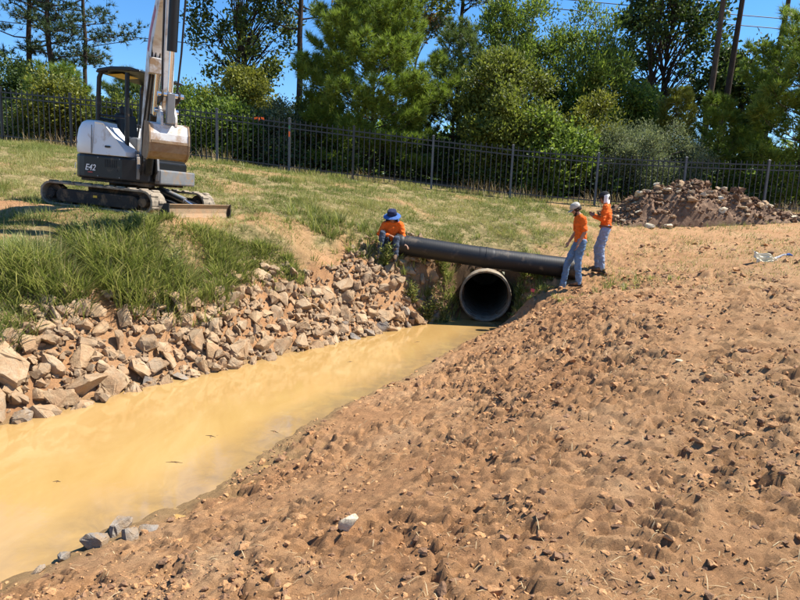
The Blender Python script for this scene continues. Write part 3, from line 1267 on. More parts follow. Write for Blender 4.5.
def young_pine(x, y, h, rad, label, seed, mat="pine_bright", dens=1.0, needle=.27, width=.019, lean=(0, 0), start=.02):
    """bushy young pine: whorls of up-curved boughs carrying brush-like needle tufts"""
    r = np.random.default_rng(seed)
    root = tree_root("pine_tree", label, "tree", x, y)
    tp = trunk_path(h * .97, r, lean)
    m = MB().tube(tp, [max(.012, .085 * h / 7 * (1 - .95 * i / 8)) for i in range(9)], 7)
    cs, axs = [], []
    z = start
    while z < .99:
        prof = min(1.0, .62 + 1.3 * z) * (1 - z) ** .52 * 1.08
        nb = 6 if z < .75 else 4
        a0 = r.uniform(0, 6.28)
        for k in range(nb):
            a = a0 + k * 6.283 / nb + r.normal() * .3
            L = rad * prof * r.uniform(.62, 1.12) + .12
            b = at_path(tp, z)
            up = .18 + .75 * z + r.normal() * .08
            out = Vector((math.cos(a), math.sin(a), 0))
            pts = [b + out * (L * t) + Vector((0, 0, L * up * t * (.55 + .55 * t))) for t in (0, .35, .7, 1)]
            m.tube(pts, [.022 * h / 7, .016 * h / 7, .010, .005], 4, cap=False)
            ns = max(3, int(L * 4.2 * dens))
            for j in range(ns):
                t = .38 + .62 * (j + r.random()) / ns
                q = at_path(pts, t)
                side = Vector((-math.sin(a), math.cos(a), 0))
                for sg in range(3):
                    sl = (1.12 - t) * L * .55 * r.uniform(.3, 1) + .10
                    sgn = r.choice([-1, 1])
                    dr = (side * sgn + out * r.uniform(.3, .9) + Vector((0, 0, r.uniform(.2, .8)))).normalized()
                    e = q + dr * sl
                    cs.append(e)
                    axs.append(dr + Vector((0, 0, .75)))
            cs.append(pts[-1])
            axs.append(out * .6 + Vector((0, 0, .9)))
        z += .33 / h * r.uniform(.8, 1.2)
    for k in range(5):
        cs.append(tp[-1] + Vector((0, 0, .05 * k)))
        axs.append(Vector((0, 0, 1)))
    m.build("trunk", "bark_pine", root, smooth=True)
    c, a = np.array([tuple(v) for v in cs]), np.array([tuple(v) for v in axs])
    foliage("crown", [needles_np(c, a, 21, needle, width * 1.2, .6, r), needles_np(c - unit(a) * .12, a, 9, needle, width * 1.3, .8, r)], mat, root)
    return root


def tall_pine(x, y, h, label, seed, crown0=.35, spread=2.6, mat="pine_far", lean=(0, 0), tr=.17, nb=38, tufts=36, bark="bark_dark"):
    """mature pine: bare bole, level limbs with needle clumps towards the tips"""
    r = np.random.default_rng(seed)
    root = tree_root("pine_tree", label, "tree", x, y)
    tp = trunk_path(h, r, lean, .05, 11)
    m = MB().tube(tp, [tr * (1 - .78 * i / 10) for i in range(11)], 10)
    cs, axs = [], []
    for k in range(nb):
        t = crown0 + (1 - crown0) * (k + r.random()) / nb
        a = r.uniform(0, 6.28)
        u = (t - crown0) / (1 - crown0)
        L = spread * (.45 + .9 * math.sin(math.pi * min(1, .18 + .8 * u))) * r.uniform(.5, 1.05)
        b = at_path(tp, t)
        out = Vector((math.cos(a), math.sin(a), 0))
        pts = [b]
        for s in (.3, .6, 1):
            pts.append(b + out * (L * s) + Vector((r.normal() * .12, r.normal() * .12, L * s * (.12 + .25 * u) + r.normal() * .1)))
        m.tube(pts, [tr * .26, tr * .2, tr * .13, .012], 5, cap=False)
        for j in range(tufts):
            s = .35 + .65 * r.random() ** .8
            q = at_path(pts, s)
            off = Vector(r.normal(size=3)) * (.16 + .22 * L / spread)
            off.z = abs(off.z) * .6
            cs.append(q + off)
            axs.append(off.normalized() + out * .4 + Vector((0, 0, .6)))
            if j % 5 == 0:
                m.tube([q, q + off], [.012, .006], 3, cap=False)
    m.build("trunk", bark, root, smooth=True)
    c, a = np.array([tuple(v) for v in cs]), np.array([tuple(v) for v in axs])
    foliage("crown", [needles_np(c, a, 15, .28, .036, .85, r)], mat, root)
    return root


def leafy_tree(x, y, h, rx, rz, label, seed, mat="leaf_green", name="leafy_tree", cat="tree", trunks=1, clumps=90, leaves=190, leaf=.085, clump_r=.38, zc=None,
               bark="bark_grey", upright=.35, sparse=0.0, tr=.10, wide=.55, lean=(0, 0), ry=None, mat2=None):
    """trunk(s), forking limbs to every clump, leaves scattered through the clumps"""
    r = np.random.default_rng(seed)
    root = tree_root(name, label, cat, x, y)
    ry = ry or rx
    zc = h - rz if zc is None else zc
    m = MB()
    tps = []
    for k in range(trunks):
        ln = (lean[0] + (r.normal() * .10 if trunks > 1 else 0), lean[1] + (r.normal() * .08 if trunks > 1 else 0))
        tp = trunk_path(zc + rz * .55, r, ln, .05)
        m.tube(tp, [tr * (1 - .8 * i / 8) for i in range(9)], 7)
        tps.append(tp)
    cen = []
    g = 0
    while len(cen) < clumps and g < 6000:
        g += 1
        p = r.normal(size=3)
        p /= np.linalg.norm(p)
        p *= (.35 + .65 * r.random() ** .45)
        q = np.array([p[0] * rx, p[1] * ry, p[2] * rz])
        lump = fbm(np.array([p[0] * 2.2 + seed]), np.array([p[2] * 2.2 + p[1]]), seed, 2)[0]
        if lump < .34 + sparse * .25:
            continue
        q *= .78 + .42 * lump
        q += np.array([0, 0, zc])
        if q[2] < .05:
            continue
        cen.append(q)
    cen = np.array(cen)
    V, A, S = [], [], []
    for i, c in enumerate(cen):
        tp = tps[i % len(tps)]
        f = min(.95, max(.12, (c[2] - rz * .45) / (tp[-1].z)))
        b = at_path(tp, f * .9)
        e = Vector(c)
        mid = b.lerp(e, .55) + Vector((r.normal() * .1, r.normal() * .1, .12 * (e - b).length))
        if i % 2 == 0 or sparse:
            m.tube([b, mid, e], [tr * .30, tr * .17, .008], 4, cap=False)
        n = int(leaves * 1.15 * r.uniform(.55, 1.35))
        cr = clump_r * r.uniform(.65, 1.25)
        o = r.normal(size=(n, 3)) * cr * np.array([.62, .62, .55])
        V.append(c + o)
        A.append(o * .9 + r.normal(size=(n, 3)) * cr * .8 + np.array([0, 0, upright * cr]))
        S.append(leaf * 1.55 * r.uniform(.6, 1.3, n))
    m.build("trunk", bark, root, smooth=True)
    k = len(V)
    if mat2:
        j = max(1, k // 3)
        foliage("crown", [leaves_np(np.concatenate(V[j:]), np.concatenate(A[j:]), np.concatenate(S[j:]), r, wide)], mat, root)
        foliage("turning_leaves", [leaves_np(np.concatenate(V[:j]), np.concatenate(A[:j]), np.concatenate(S[:j]), r, wide)], mat2, root)
    else:
        foliage("crown", [leaves_np(np.concatenate(V), np.concatenate(A), np.concatenate(S), r, wide)], mat, root)
    return root


# --- first row, just behind the fence
young_pine(-1.35, 23.2, 7.0, 2.9, "broad bushy young pine with bright upright needles behind the fence", 1, dens=1.9)
young_pine(1.75, 24.6, 5.9, 1.75, "darker young pine crowding against the broad bushy pine", 2, "pine_dull")
young_pine(14.3, 22.6, 7.0, 2.5, "large bushy pine behind the fence beyond the heap of spoil", 3, "pine_bright", dens=1.35)
young_pine(11.9, 23.6, 3.9, 1.05, "slim young pine between the silvery shrub and the large bushy pine", 4)
young_pine(10.5, 24.6, 4.2, 1.0, "narrow young pine with yellowed tips behind the silvery shrub", 5, "leaf_yellow", needle=.24)
young_pine(-13.4, 24.2, 2.9, 1.5, "low bushy pine behind the first fence panels under the tall pines", 6)
young_pine(-11.0, 25.0, 3.0, 1.4, "low rounded pine behind the fence near the tall pine boles", 8, "pine_dull")
leafy_tree(-8.9, 24.4, 3.0, 1.2, 1.5, "feathery pale green shrub behind the fence and the excavator hood", 9, "leaf_green", "leafy_shrub", "shrub", 3, 70, 170, .07, .34, upright=.8)
leafy_tree(-12.2, 22.0, 2.3, 1.3, 1.2, "sunlit yellow green brush behind the first fence panels", 61, "leaf_yellow", "leafy_shrub", "shrub", 3, 70, 170, .08, .34)
leafy_tree(-9.6, 21.8, 1.9, 1.3, 1.0, "low olive brush behind the fence beside the excavator hood", 62, "leaf_olive", "leafy_shrub", "shrub", 3, 70, 170, .08, .34)
leafy_tree(-6.6, 22.0, 2.0, 1.3, 1.1, "bright leafy brush behind the fence beside the raised bucket", 63, "leaf_green", "leafy_shrub", "shrub", 3, 70, 170, .08, .34)
leafy_tree(-7.6, 25.6, 2.9, 1.2, 1.5, "olive green shrub seen through the excavator canopy", 10, "leaf_olive", "leafy_shrub", "shrub", 3, 70, 170, .07, .34, upright=.6)
leafy_tree(-6.3, 24.0, 3.6, 1.15, 1.8, "yellow green bushy tree behind the excavator bucket", 11, "leaf_yellow", "leafy_tree", "tree", 2, 85, 180, .08, .34)
leafy_tree(-4.9, 23.4, 2.4, 1.2, 1.3, "low pale green shrub behind the fence under the thin airy tree", 12, "leaf_grey", "leafy_shrub", "shrub", 3, 75, 220, .06, .34, upright=.7)
leafy_tree(-3.6, 24.4, 2.9, 1.1, 1.5, "soft olive shrub beside the broad bushy pine", 13, "leaf_olive", "leafy_shrub", "shrub", 3, 70, 220, .06, .34, upright=.7)
leafy_tree(3.4, 22.4, 4.9, 1.75, 2.7, "olive green wax-leaved tree leaning over the fence behind the drain pipe", 14, "leaf_olive", "leafy_tree", "tree", 4, 150, 230, .085, .40, upright=.7)
leafy_tree(4.9, 21.5, 2.7, 1.3, 1.45, "vine-draped shrub spilling over the fence rails", 15, "leaf_green", "leafy_shrub", "shrub", 4, 80, 170, .10, .36)
leafy_tree(4.2, 26.0, 7.7, 1.8, 3.3, "tall feathery green tree behind the wax-leaved tree", 16, "leaf_green", "leafy_tree", "tree", 3, 130, 190, .10, .42, upright=1.2, wide=.38)
leafy_tree(7.2, 26.2, 7.6, 1.75, 3.4, "tall upright willow-like tree behind the standing workers", 17, "leaf_green", "leafy_tree", "tree", 3, 130, 190, .10, .42, upright=1.3, wide=.36)
leafy_tree(6.7, 23.4, 3.6, 1.2, 1.9, "yellowish bushy tree between the willow-like tree and silvery shrub", 18, "leaf_yellow", "leafy_tree", "tree", 3, 80, 170, .085, .36, upright=.7)
leafy_tree(8.75, 22.6, 2.75, 2.25, 1.5, "broad silvery grey green shrub behind the fence and spoil heap", 19, "leaf_grey", "leafy_shrub", "shrub", 5, 150, 330, .052, .36, upright=.9, wide=.4, ry=1.5)
leafy_tree(9.6, 27.0, 4.9, 1.5, 2.2, "green bushy tree half hidden behind the silvery shrub", 20, "leaf_green", "leafy_tree", "tree", 2, 80, 180, .09, .38)
# --- second row: tall trees
tall_pine(-19.4, 32.0, 14.5, "tall pine with level limbs at the outer end of the fence", 31, .30, 2.6, nb=30)
tall_pine(-17.6, 31.0, 13.0, "tall dark pine bole with full crown beside two other pines", 32, .28, 2.5, nb=36)
tall_pine(-17.0, 33.0, 15.0, "slender tall pine with drooping lower limbs", 33, .30, 2.4, tr=.13, nb=34)
leafy_tree(-17.5, 27.5, 3.6, 1.6, 1.8, "dense green shrub under the three tall pines", 34, "leaf_dark", "leafy_shrub", "shrub", 3, 80, 190, .09, .4)
leafy_tree(-7.7, 30.0, 9.4, 2.4, 3.5, "thin airy tree with forking dark limbs and sky showing through", 35, "leaf_dark", "leafy_tree", "tree", 3, 95, 75, .13, .42, sparse=.35, tr=.13, bark="bark_dark", mat2="leaf_olive")
tall_pine(-5.1, 29.0, 15.0, "tall pine bole standing behind the broad bushy pine", 36, .42, 2.2, tr=.17, nb=34, tufts=32)
tall_pine(2.55, 31.0, 15.0, "tall pine with gnarled bare limbs above the darker young pine", 37, .42, 2.4, tr=.15, nb=34, tufts=30)
leafy_tree(-.6, 32.0, 11.5, 2.6, 2.5, "distant tree with leaves turning red above the broad bushy pine", 38, "leaf_olive", "leafy_tree", "tree", 2, 70, 110, .13, .5, sparse=.2, mat2="leaf_red")
leafy_tree(14.0, 34.5, 13.0, 3.0, 5.2, "tall dark glossy-leaved tree behind the willow-like tree", 39, "leaf_dark", "leafy_tree", "tree", 2, 110, 95, .17, .55, sparse=.3, tr=.16, bark="bark_dark", zc=8.2)
leafy_tree(17.2, 32.5, 8.4, 1.9, 2.6, "dark leafy tree between two bare pine boles", 40, "leaf_dark", "leafy_tree", "tree", 2, 60, 110, .17, .5, sparse=.3, tr=.12, bark="bark_dark", zc=5.8)
tall_pine(13.75, 29.0, 19.5, "bare lit pine bole rising through the dark glossy tree", 41, .62, 2.6, tr=.165, lean=(.035, 0), bark="bark_pine")
tall_pine(14.9, 29.8, 19.5, "bare shaded pine bole close beside another bole", 42, .62, 2.6, tr=.175, lean=(.03, 0))
tall_pine(15.6, 27.4, 16.0, "leaning bare pine bole with needles high above the large bushy pine", 43, .66, 2.4, tr=.16, lean=(.055, 0))
leafy_tree(20.3, 29.5, 10.5, 2.0, 3.2, "leafy tree behind the large bushy pine at the fence's low end", 44, "leaf_green", "leafy_tree", "tree", 2, 80, 120, .14, .5, sparse=.2)


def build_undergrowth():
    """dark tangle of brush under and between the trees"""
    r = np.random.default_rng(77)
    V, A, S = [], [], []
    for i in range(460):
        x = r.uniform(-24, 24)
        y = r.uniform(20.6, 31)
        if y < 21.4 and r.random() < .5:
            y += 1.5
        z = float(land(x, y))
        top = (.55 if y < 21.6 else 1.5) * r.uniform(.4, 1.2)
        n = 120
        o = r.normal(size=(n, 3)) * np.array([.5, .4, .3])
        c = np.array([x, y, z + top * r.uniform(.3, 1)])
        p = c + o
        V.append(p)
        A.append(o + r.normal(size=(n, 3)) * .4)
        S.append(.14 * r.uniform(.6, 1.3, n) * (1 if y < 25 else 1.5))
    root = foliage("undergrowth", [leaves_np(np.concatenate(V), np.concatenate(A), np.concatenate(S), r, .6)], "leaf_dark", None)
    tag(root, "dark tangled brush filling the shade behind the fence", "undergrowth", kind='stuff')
    # far wood closing the view between the trunks
    V, A, S = [], [], []
    for i in range(650):
        x = r.uniform(-52, 52)
        y = r.uniform(42, 56)
        n = 60
        o = r.normal(size=(n, 3)) * np.array([1.0, .9, .7])
        c = np.array([x, y, 3.2 + r.uniform(0, 3.6) + 1.0 * vnoise(np.array([x * .2]), np.array([0.]), 3)[0]])
        V.append(c + o)
        A.append(r.normal(size=(n, 3)))
        S.append(.5 * r.uniform(.6, 1.3, n))
    o = foliage("far_wood", [leaves_np(np.concatenate(V), np.concatenate(A), np.concatenate(S), r, .7)], "leaf_green", None)
    tag(o, "far green wood seen between the tree trunks", "wood", kind='stuff')


build_undergrowth()

# ------------------------------------------------------------------ grass


def blades_np(p, h, lean, width, seg, r):
    """curved grass blades; p (N,3) roots, h (N,), lean (N,3) horizontal throw at the tip"""
    n = len(p)
    side = np.stack([-lean[:, 1], lean[:, 0], np.zeros(n)], 1) + r.normal(size=(n, 3)) * .02
    side[:, 2] = 0
    side = unit(side)
    w = np.broadcast_to(width, (n,))[:, None] * .5
    rows = []
    for k in range(seg + 1):
        t = k / seg
        c = p + lean * t ** 1.7 + np.stack([np.zeros(n), np.zeros(n), h * (t - .22 * t * t * np.minimum(1.6, np.linalg.norm(lean, axis=1) / np.maximum(h, 1e-3)))], 1)
        if k < seg:
            ww = w * (1 - .55 * t)
            rows += [c - side * ww, c + side * ww]
        else:
            rows += [c]
    nv = len(rows)
    V = np.stack(rows, 1).reshape(-1, 3)
    fs = []
    for k in range(seg - 1):
        a = 2 * k
        fs += [[a, a + 1, a + 3], [a, a + 3, a + 2]]
    a = 2 * (seg - 1)
    fs += [[a, a + 1, a + 2]]
    i = np.arange(n)[:, None, None] * nv
    F = (i + np.array(fs)[None]).reshape(-1, 3)
    return V, F, np.repeat(r.random(n), len(fs))


def build_grass():
    r = np.random.default_rng(5)
    # mown, half-dry grass of the hill
    parts = []
    N = 420000
    y = r.uniform(8.4, 20.4, N)
    x = r.uniform(-1, 1, N) * (y * .76 + .5)
    zz, d, right, gm, g0 = surf(x, y)
    cl = fbm(x * 2.6, y * 2.6, 15, 3)
    gm = np.maximum(gm, .13 * (right > .5) * sstep(3.2, 5.0, x) * sstep(8.6, 12.5, y))
    keep = ~((np.abs(x - 1.95) < .75) & (y > 12.9) & (zz < 1.22)) & (r.random(N) < gm * np.clip(.1 + 1.3 * sstep(.30, .62, cl), 0, 1)) & (d > .1)
    x, y, z, cl = x[keep], y[keep], zz[keep], cl[keep]
    n = len(x)
    h = (.035 + .07 * r.random(n) ** 1.5) * (.55 + 1.1 * cl)
    h *= 1 + 1.1 * sstep(.60, .72, fbm(x * .9, y * .9, 16, 3))
    ln = r.normal(size=(n, 3)) * (h * .65)[:, None]
    ln[:, 2] = 0
    V, F, rn = blades_np(np.c_[x, y, z - .005], h, ln, .009 + .004 * (y - 8) / 12, 1, r)
    patch = fbm(x * .6, y * .6, 17, 3)
    rn = np.clip(rn * .7 + (patch - .5) * 1.6 + .2, 0, 1)
    o = foliage("hill_grass", [(V, F, rn)], "grass_short", None)
    tag(o, "short half-dry grass covering the hill below the fence", "grass", kind='stuff')

    # tall arching clumps on the bank between excavator and stones
    def clumps(cx, cy, hh, nb, spread, rad):
        P, H, L, W = [], [], [], []
        gzv = ground_z(np.array(cx), np.array(cy))
        for i in range(len(cx)):
            m = int(nb * r.uniform(.6, 1.3))
            a = r.uniform(0, 6.283, m)
            q = rad * np.sqrt(r.random(m))
            P.append(np.c_[cx[i] + q * np.cos(a), cy[i] + q * np.sin(a), np.full(m, gzv[i] - .03)])
            hi = hh[i] * r.uniform(.45, 1.1, m)
            H.append(hi)
            th = a + r.normal(size=m) * .5
            mag = hi * spread * r.uniform(.2, 1.1, m)
            L.append(np.c_[np.cos(th) * mag, np.sin(th) * mag, np.zeros(m)])
            W.append(r.uniform(.008, .018, m))
        return np.concatenate(P), np.concatenate(H), np.concatenate(L), np.concatenate(W)
    N = 6800
    s = r.uniform(0, 1, N)
    line = LEFT[2:]
    Ls = sum((Vector(line[i + 1]) - Vector(line[i])).length for i in range(len(line) - 1))
    cx, cy, hh = [], [], []
    for i in range(N):
        sv = r.uniform(-.2, 8.4)
        p, nn = along(line, max(0, sv))
        lo = 1.0 + .18 * math.sin(sv * 1.9) - (.45 if sv < 2.3 else 0) - (.25 if r.random() < .12 else 0)
        hi = (2.1 + .12 * sv) if sv < 5.2 else 2.75 - (sv - 5.2) * .35
        dd = r.uniform(lo, max(lo + .1, hi))
        q = p + nn * dd
        nz = fbm(np.array([q.x * 1.1]), np.array([q.y * 1.1]), 41, 3)[0]
        k = sstep(.33, .55, nz)
        if r.random() > .25 + .75 * k:
            continue
        cx.append(q.x)
        cy.append(q.y)
        fall = 1.0 if sv < 5 else max(.38, 1 - (sv - 5) * .25)
        hh.append((.24 + .50 * k * r.random() ** .7) * fall * float(1 - .62 * sstep(1.7, 2.6, dd)))
    P, H, L, W = clumps(cx, cy, hh, 11, 1.25, .08)
    ii = r.integers(0, len(P), 1500)
    h2 = H[ii] * r.uniform(1.0, 1.35, 1500)
    dead = blades_np(P[ii] + r.normal(size=(1500, 3)) * np.array([.05, .05, 0]), h2, L[ii] * .35, .007, 2, r)
    o = foliage("dry_stems", [dead], "straw", None)
    tag(o, "dry pale stems standing among the tall bank grass", "dead grass", kind='stuff')
    o = foliage("tall_grass", [blades_np(P, H, L, W, 3, r)], "grass_tall", None)
    tag(o, "tall arching green grass on the bank above the stones", "grass", kind='stuff')

    # scattered tufts over the hill, the headwall and the dirt edge
    cx, cy, hh = [], [], []
    for i in range(420):
        x_, y_ = r.uniform(-7, 5), r.uniform(10.5, 18.8)
        if abs(x_) > y_ * .72 or (abs(x_ - 1.95) < 1.0 and y_ < 14.1) or float(chan(np.array([x_]), np.array([y_]))[0]) < 1.0:
            continue
        cx.append(x_), cy.append(y_), hh.append(r.uniform(.08, .20))
    for i in range(230):
        cx.append(r.uniform(-2.6, 1.1)), cy.append(r.uniform(12.75, 13.9)), hh.append(r.uniform(.12, .38))
    for i in range(120):
        t_ = r.uniform(0, 6.28)
        cx.append(1.93 + r.choice([-1, 1]) * r.uniform(.66, 1.2)), cy.append(13.55 + .14 * r.normal()), hh.append(r.uniform(.14, .42))
    for i in range(110):
        cx.append(r.uniform(2.45, 3.3)), cy.append(r.uniform(12.6, 13.6)), hh.append(r.uniform(.05, .2))
    for i in range(60):
        cx.append(r.uniform(-10, 11)), cy.append(r.uniform(19.0, 19.9)), hh.append(r.uniform(.1, .35))
    P, H, L, W = clumps(cx, cy, hh, 22, .8, .09)
    o = foliage("grass_tufts", [blades_np(P, H, L, W, 3, r)], "grass_tall", None)
    tag(o, "loose green tufts on the hill and around the drain pipe", "grass", kind='stuff')
    # dead stalks along the fence foot
    N = 2600
    x = r.uniform(-14, 13, N)
    y = 19.5 + r.normal(size=N) * .35 + .15
    z = macro(x, y)[0]
    h = r.uniform(.15, .55, N) * sstep(.3, .7, fbm(x * .8, y * .2, 55, 3)) + .08
    ln = r.normal(size=(N, 3)) * (h * .4)[:, None]
    ln[:, 2] = 0
    o = foliage("dead_stalks", [blades_np(np.c_[x, y, z - .02], h, ln, .012, 2, r)], "straw", None)
    tag(o, "dry brown stalks standing along the foot of the fence", "dead grass", kind='stuff')
    # straw and torn roots lying on the churned soil
    N = 10500
    y = 1.9 + 15 * r.random(N) ** 1.7
    x = r.uniform(-1, 1, N) * (y * .72 + .5) + .3
    z, d, right, gm, g0 = surf(x, y)
    dens = sstep(.38, .66, fbm(x * .9, y * .9, 66, 3))
    keep = (d > .25) & (right > .5) & (g0 < .5) & (r.random(N) < .12 + .88 * dens) & (r.random(N) < .35 + .65 * sstep(-1, 4, x))
    x, y, z = x[keep], y[keep], z[keep]
    n = len(x)
    a = r.uniform(0, 6.283, n)
    L = r.uniform(.02, .085, n)
    ln = np.c_[np.cos(a) * L, np.sin(a) * L, np.zeros(n)]
    # lie along the surface: end height follows the ground
    z2 = surf(x + ln[:, 0], y + ln[:, 1])[0]
    P0 = np.c_[x, y, z + .006]
    P1 = np.c_[x + ln[:, 0], y + ln[:, 1], z2 + .006 + r.uniform(0, .02, n)]
    sd = unit(np.c_[-ln[:, 1], ln[:, 0], np.zeros(n)]) * (.0010 + .0003 * y)[:, None]
    mid = (P0 + P1) / 2 + np.c_[np.zeros(n), np.zeros(n), r.uniform(.002, .018, n)]
    V = np.stack([P0 - sd, P0 + sd, mid - sd, mid + sd, P1], 1).reshape(-1, 3)
    i = np.arange(n)[:, None, None] * 5
    F = (i + np.array([[0, 1, 3], [0, 3, 2], [2, 3, 4]])[None]).reshape(-1, 3)
    o = foliage("loose_straw", [(V, F, np.repeat(r.random(n), 3))], "straw", None)
    tag(o, "bits of straw and torn roots strewn over the soil", "straw", kind='stuff')


build_grass()

# ------------------------------------------------------------------ excavator


def text_mesh(txt, size, shear=.25):
    cu = bpy.data.curves.new("lettering", 'FONT')
    cu.body = txt
    cu.size = size
    cu.shear = shear
    cu.extrude = .002
    cu.offset = size * .012
    o = bpy.data.objects.new("lettering", cu)
    COL.objects.link(o)
    dg = bpy.context.evaluated_depsgraph_get()
    me = bpy.data.meshes.new_from_object(o.evaluated_get(dg))
    bpy.data.objects.remove(o)
    bpy.data.curves.remove(cu)
    return me


def build_excavator():
    root = empty("mini_excavator", "white and black compact tracked excavator with open canopy and raised arm on the grassy bank", "excavator", EXC)
    root.rotation_euler = (0, R(3), R(-15))
    root.scale = (1.11, 1.11, 1.11)

    def xz(y0):
        return lambda a, b, t: Vector((a, t, b))

    # ---- tracks
    def stadium(x0, x1, z0, z1, n=9):
        r = (z1 - z0) / 2
        zc = (z0 + z1) / 2
        pts = []
        for k in range(n + 1):
            a = -math.pi / 2 + math.pi * k / n
            pts.append((x1 - r + r * math.cos(a), zc + r * math.sin(a)))
        for k in range(n + 1):
            a = math.pi / 2 + math.pi * k / n
            pts.append((x0 + r + r * math.cos(a), zc + r * math.sin(a)))
        return pts

    for side in (-1, 1):
        yc = .70 * side
        y0, y1 = yc - .165, yc + .165
        tr = bpy.data.objects.new("track", None)
        COL.objects.link(tr)
        tr.parent = root
        o_, i_ = stadium(-1.17, .97, .02, .40), stadium(-1.135, .935, .055, .365)
        n = len(o_)
        vs = [(a, y, b) for y in (y0, y1) for a, b in o_] + [(a, y, b) for y in (y0, y1) for a, b in i_]
        fs = []
        for k in range(n):
            j = (k + 1) % n
            fs += [(k, j, n + j, n + k), (2 * n + k, 3 * n + k, 3 * n + j, 2 * n + j), (k, 2 * n + k, 2 * n + j, j), (n + k, n + j, 3 * n + j, 3 * n + k)]
        MB().add(vs, fs).build("belt", "track_edge", tr, bevel=.006)
        # lugs around the belt
        per = []
        dense = stadium(-1.17, .97, .02, .40, 40)
        L = [0]
        for k in range(len(dense)):
            a, b = dense[k], dense[(k + 1) % len(dense)]
            L.append(L[-1] + math.hypot(b[0] - a[0], b[1] - a[1]))
        tot = L[-1]
        nl = 44
        for q in range(nl):
            s = tot * q / nl
            k = max(i for i in range(len(L)) if L[i] <= s)
            a, b = dense[k % len(dense)], dense[(k + 1) % len(dense)]
            f = (s - L[k]) / max(1e-6, L[k + 1] - L[k])
            px, pz = a[0] + (b[0] - a[0]) * f, a[1] + (b[1] - a[1]) * f
            ang = math.atan2(b[1] - a[1], b[0] - a[0])
            rot = Matrix.Rotation(-ang, 3, 'Y')
            half = .075 if q % 2 else -.075
            MB().box((px, yc + half, pz), (.052, .17, .036), rot).build("lug", "track_edge", tr, bevel=.008, seg=1)
        MB().prism(stadium(-.88, .70, .085, .29, 5), xz(0), yc - side * .13 - .02, yc + side * .145).build("track_frame", "undercarriage", tr, bevel=.015)
        for nm, wx, wr in (("sprocket", -.975, .150), ("idler", .775, .150)):
            m = MB()
            m.tube([(wx, yc - .06, .21), (wx, yc + .06, .21)], wr, 20)
            m.tube([(wx, yc - .15, .21), (wx, yc - .06, .21), (wx, yc + .06, .21), (wx, yc + .15, .21)], [.075, .085, .085, .075], 14)
            if nm == "sprocket":
                for q in range(10):
                    t = 6.283 * q / 10
                    m.box((wx + .155 * math.cos(t), yc, .21 + .155 * math.sin(t)), (.035, .09, .03), Matrix.Rotation(-t, 3, 'Y'))
                for q in range(8):
                    t = 6.283 * q / 8
                    m.tube([(wx + .055 * math.cos(t), yc + side * .13, .21 + .055 * math.sin(t)), (wx + .055 * math.cos(t), yc + side * .16, .21 + .055 * math.sin(t))], .009, 6)
            m.build(nm, "undercarriage", tr, smooth=True)
        for wx in (-.62, -.26, .10, .44):
            MB().tube([(wx, yc - .12, .10), (wx, yc + .12, .10)], .06, 14).build("roller", "undercarriage", tr, smooth=True)
        MB().box((-.1, yc + side * .158, .22), (.075, .004, .035)).build("warning_label", "yellow_label", tr)
    m = MB()
    m.box((-.1, 0, .30), (.8, 1.15, .16))
    m.box((-.1, 0, .22), (.5, .6, .2))
    m.tube([(-.1, 0, .36), (-.1, 0, .47)], .36, 28)
    m.build("carriage", "undercarriage", root, bevel=.02)

    # ---- dozer blade
    bl = bpy.data.objects.new("dozer_blade", None)
    COL.objects.link(bl)
    bl.parent = root
    prof = [(1.255, -.10), (1.20, -.02), (1.185, .08), (1.20, .17), (1.245, .235), (1.275, .235), (1.232, .165), (1.222, .08), (1.235, -.01), (1.28, -.10)]
    MB().prism(prof, xz(0), -.88, .88).build("plate", "blade_steel", bl, bevel=.006, seg=1)
    for y in (-.885, .885):
        MB().prism([(1.15, -.08), (1.12, .10), (1.20, .24), (1.29, .245), (1.29, -.10)], xz(0), y - .012, y + .012).build("end_plate", "undercarriage", bl, bevel=.004, seg=1)
    for y in (-.28, .28):
        MB().prism([(.35, .20), (.38, .30), (.85, .26), (1.20, .16), (1.20, .02), (.85, .15)], xz(0), y - .05, y + .05).build("push_arm", "black_paint", bl, bevel=.01)
    cy = MB().tube([(.45, 0, .42), (.95, 0, .27)], .052, 14).build("lift_cylinder", "grey_paint", bl, smooth=True)
    MB().tube([(.94, 0, .272), (1.19, 0, .165)], .026, 12).build("rod", "chrome", cy, smooth=True)
    MB().box((.72, -.09, .36), (.5, .07, .035), Matrix.Rotation(R(17), 3, 'Y')).build("hose_guard", "black_paint", bl, bevel=.008)

    # ---- turning upper structure
    hs = bpy.data.objects.new("house", None)
    COL.objects.link(hs)
    hs.parent = root
    plan = []
    for k in range(13):
        a = math.pi / 2 + math.pi * k / 12
        plan.append((-.42 + .46 * math.cos(a), .74 * math.sin(a)))
    plan += [(.30, -.74), (.42, -.66), (.62, -.50), (.62, .50), (.42, .66), (.30, .74)]
    MB().prism(plan, lambda a, b, t: Vector((a, b, t)), .50, .88).build("counterweight", "black_paint", hs, bevel=.035, seg=3)
    MB().prism([(p[0] * .93, p[1] * .93) for p in plan], lambda a, b, t: Vector((a, b, t)), .46, .50).build("deck_plate", "undercarriage", hs)
    # engine hood: rounded rear shell, full width, and the sloping side cover on the near side
    secs = [(.885, 1.0), (.98, 1.03), (1.12, 1.02), (1.28, .975), (1.38, .90), (1.425, .80)]
    rear = []
    for k in range(13):
        a = math.pi / 2 + math.pi * k / 12
        rear.append((math.cos(a), math.sin(a)))
    vs, fs = [], []
    nr = len(rear) + 2
    for z, s in secs:
        ring = [(-.42 + .455 * s * c, .73 * (s if abs(sn) < .99 else s) * sn) for c, sn in rear]
        ring = [(-.28, ring[0][1])] + ring + [(-.28, ring[-1][1])]
        vs += [(a, b, z) for a, b in ring]
    for i in range(len(secs) - 1):
        for k in range(nr):
            j = (k + 1) % nr
            fs.append((i * nr + k, i * nr + j, (i + 1) * nr + j, (i + 1) * nr + k))
    fs.append(tuple(reversed(range(nr))))
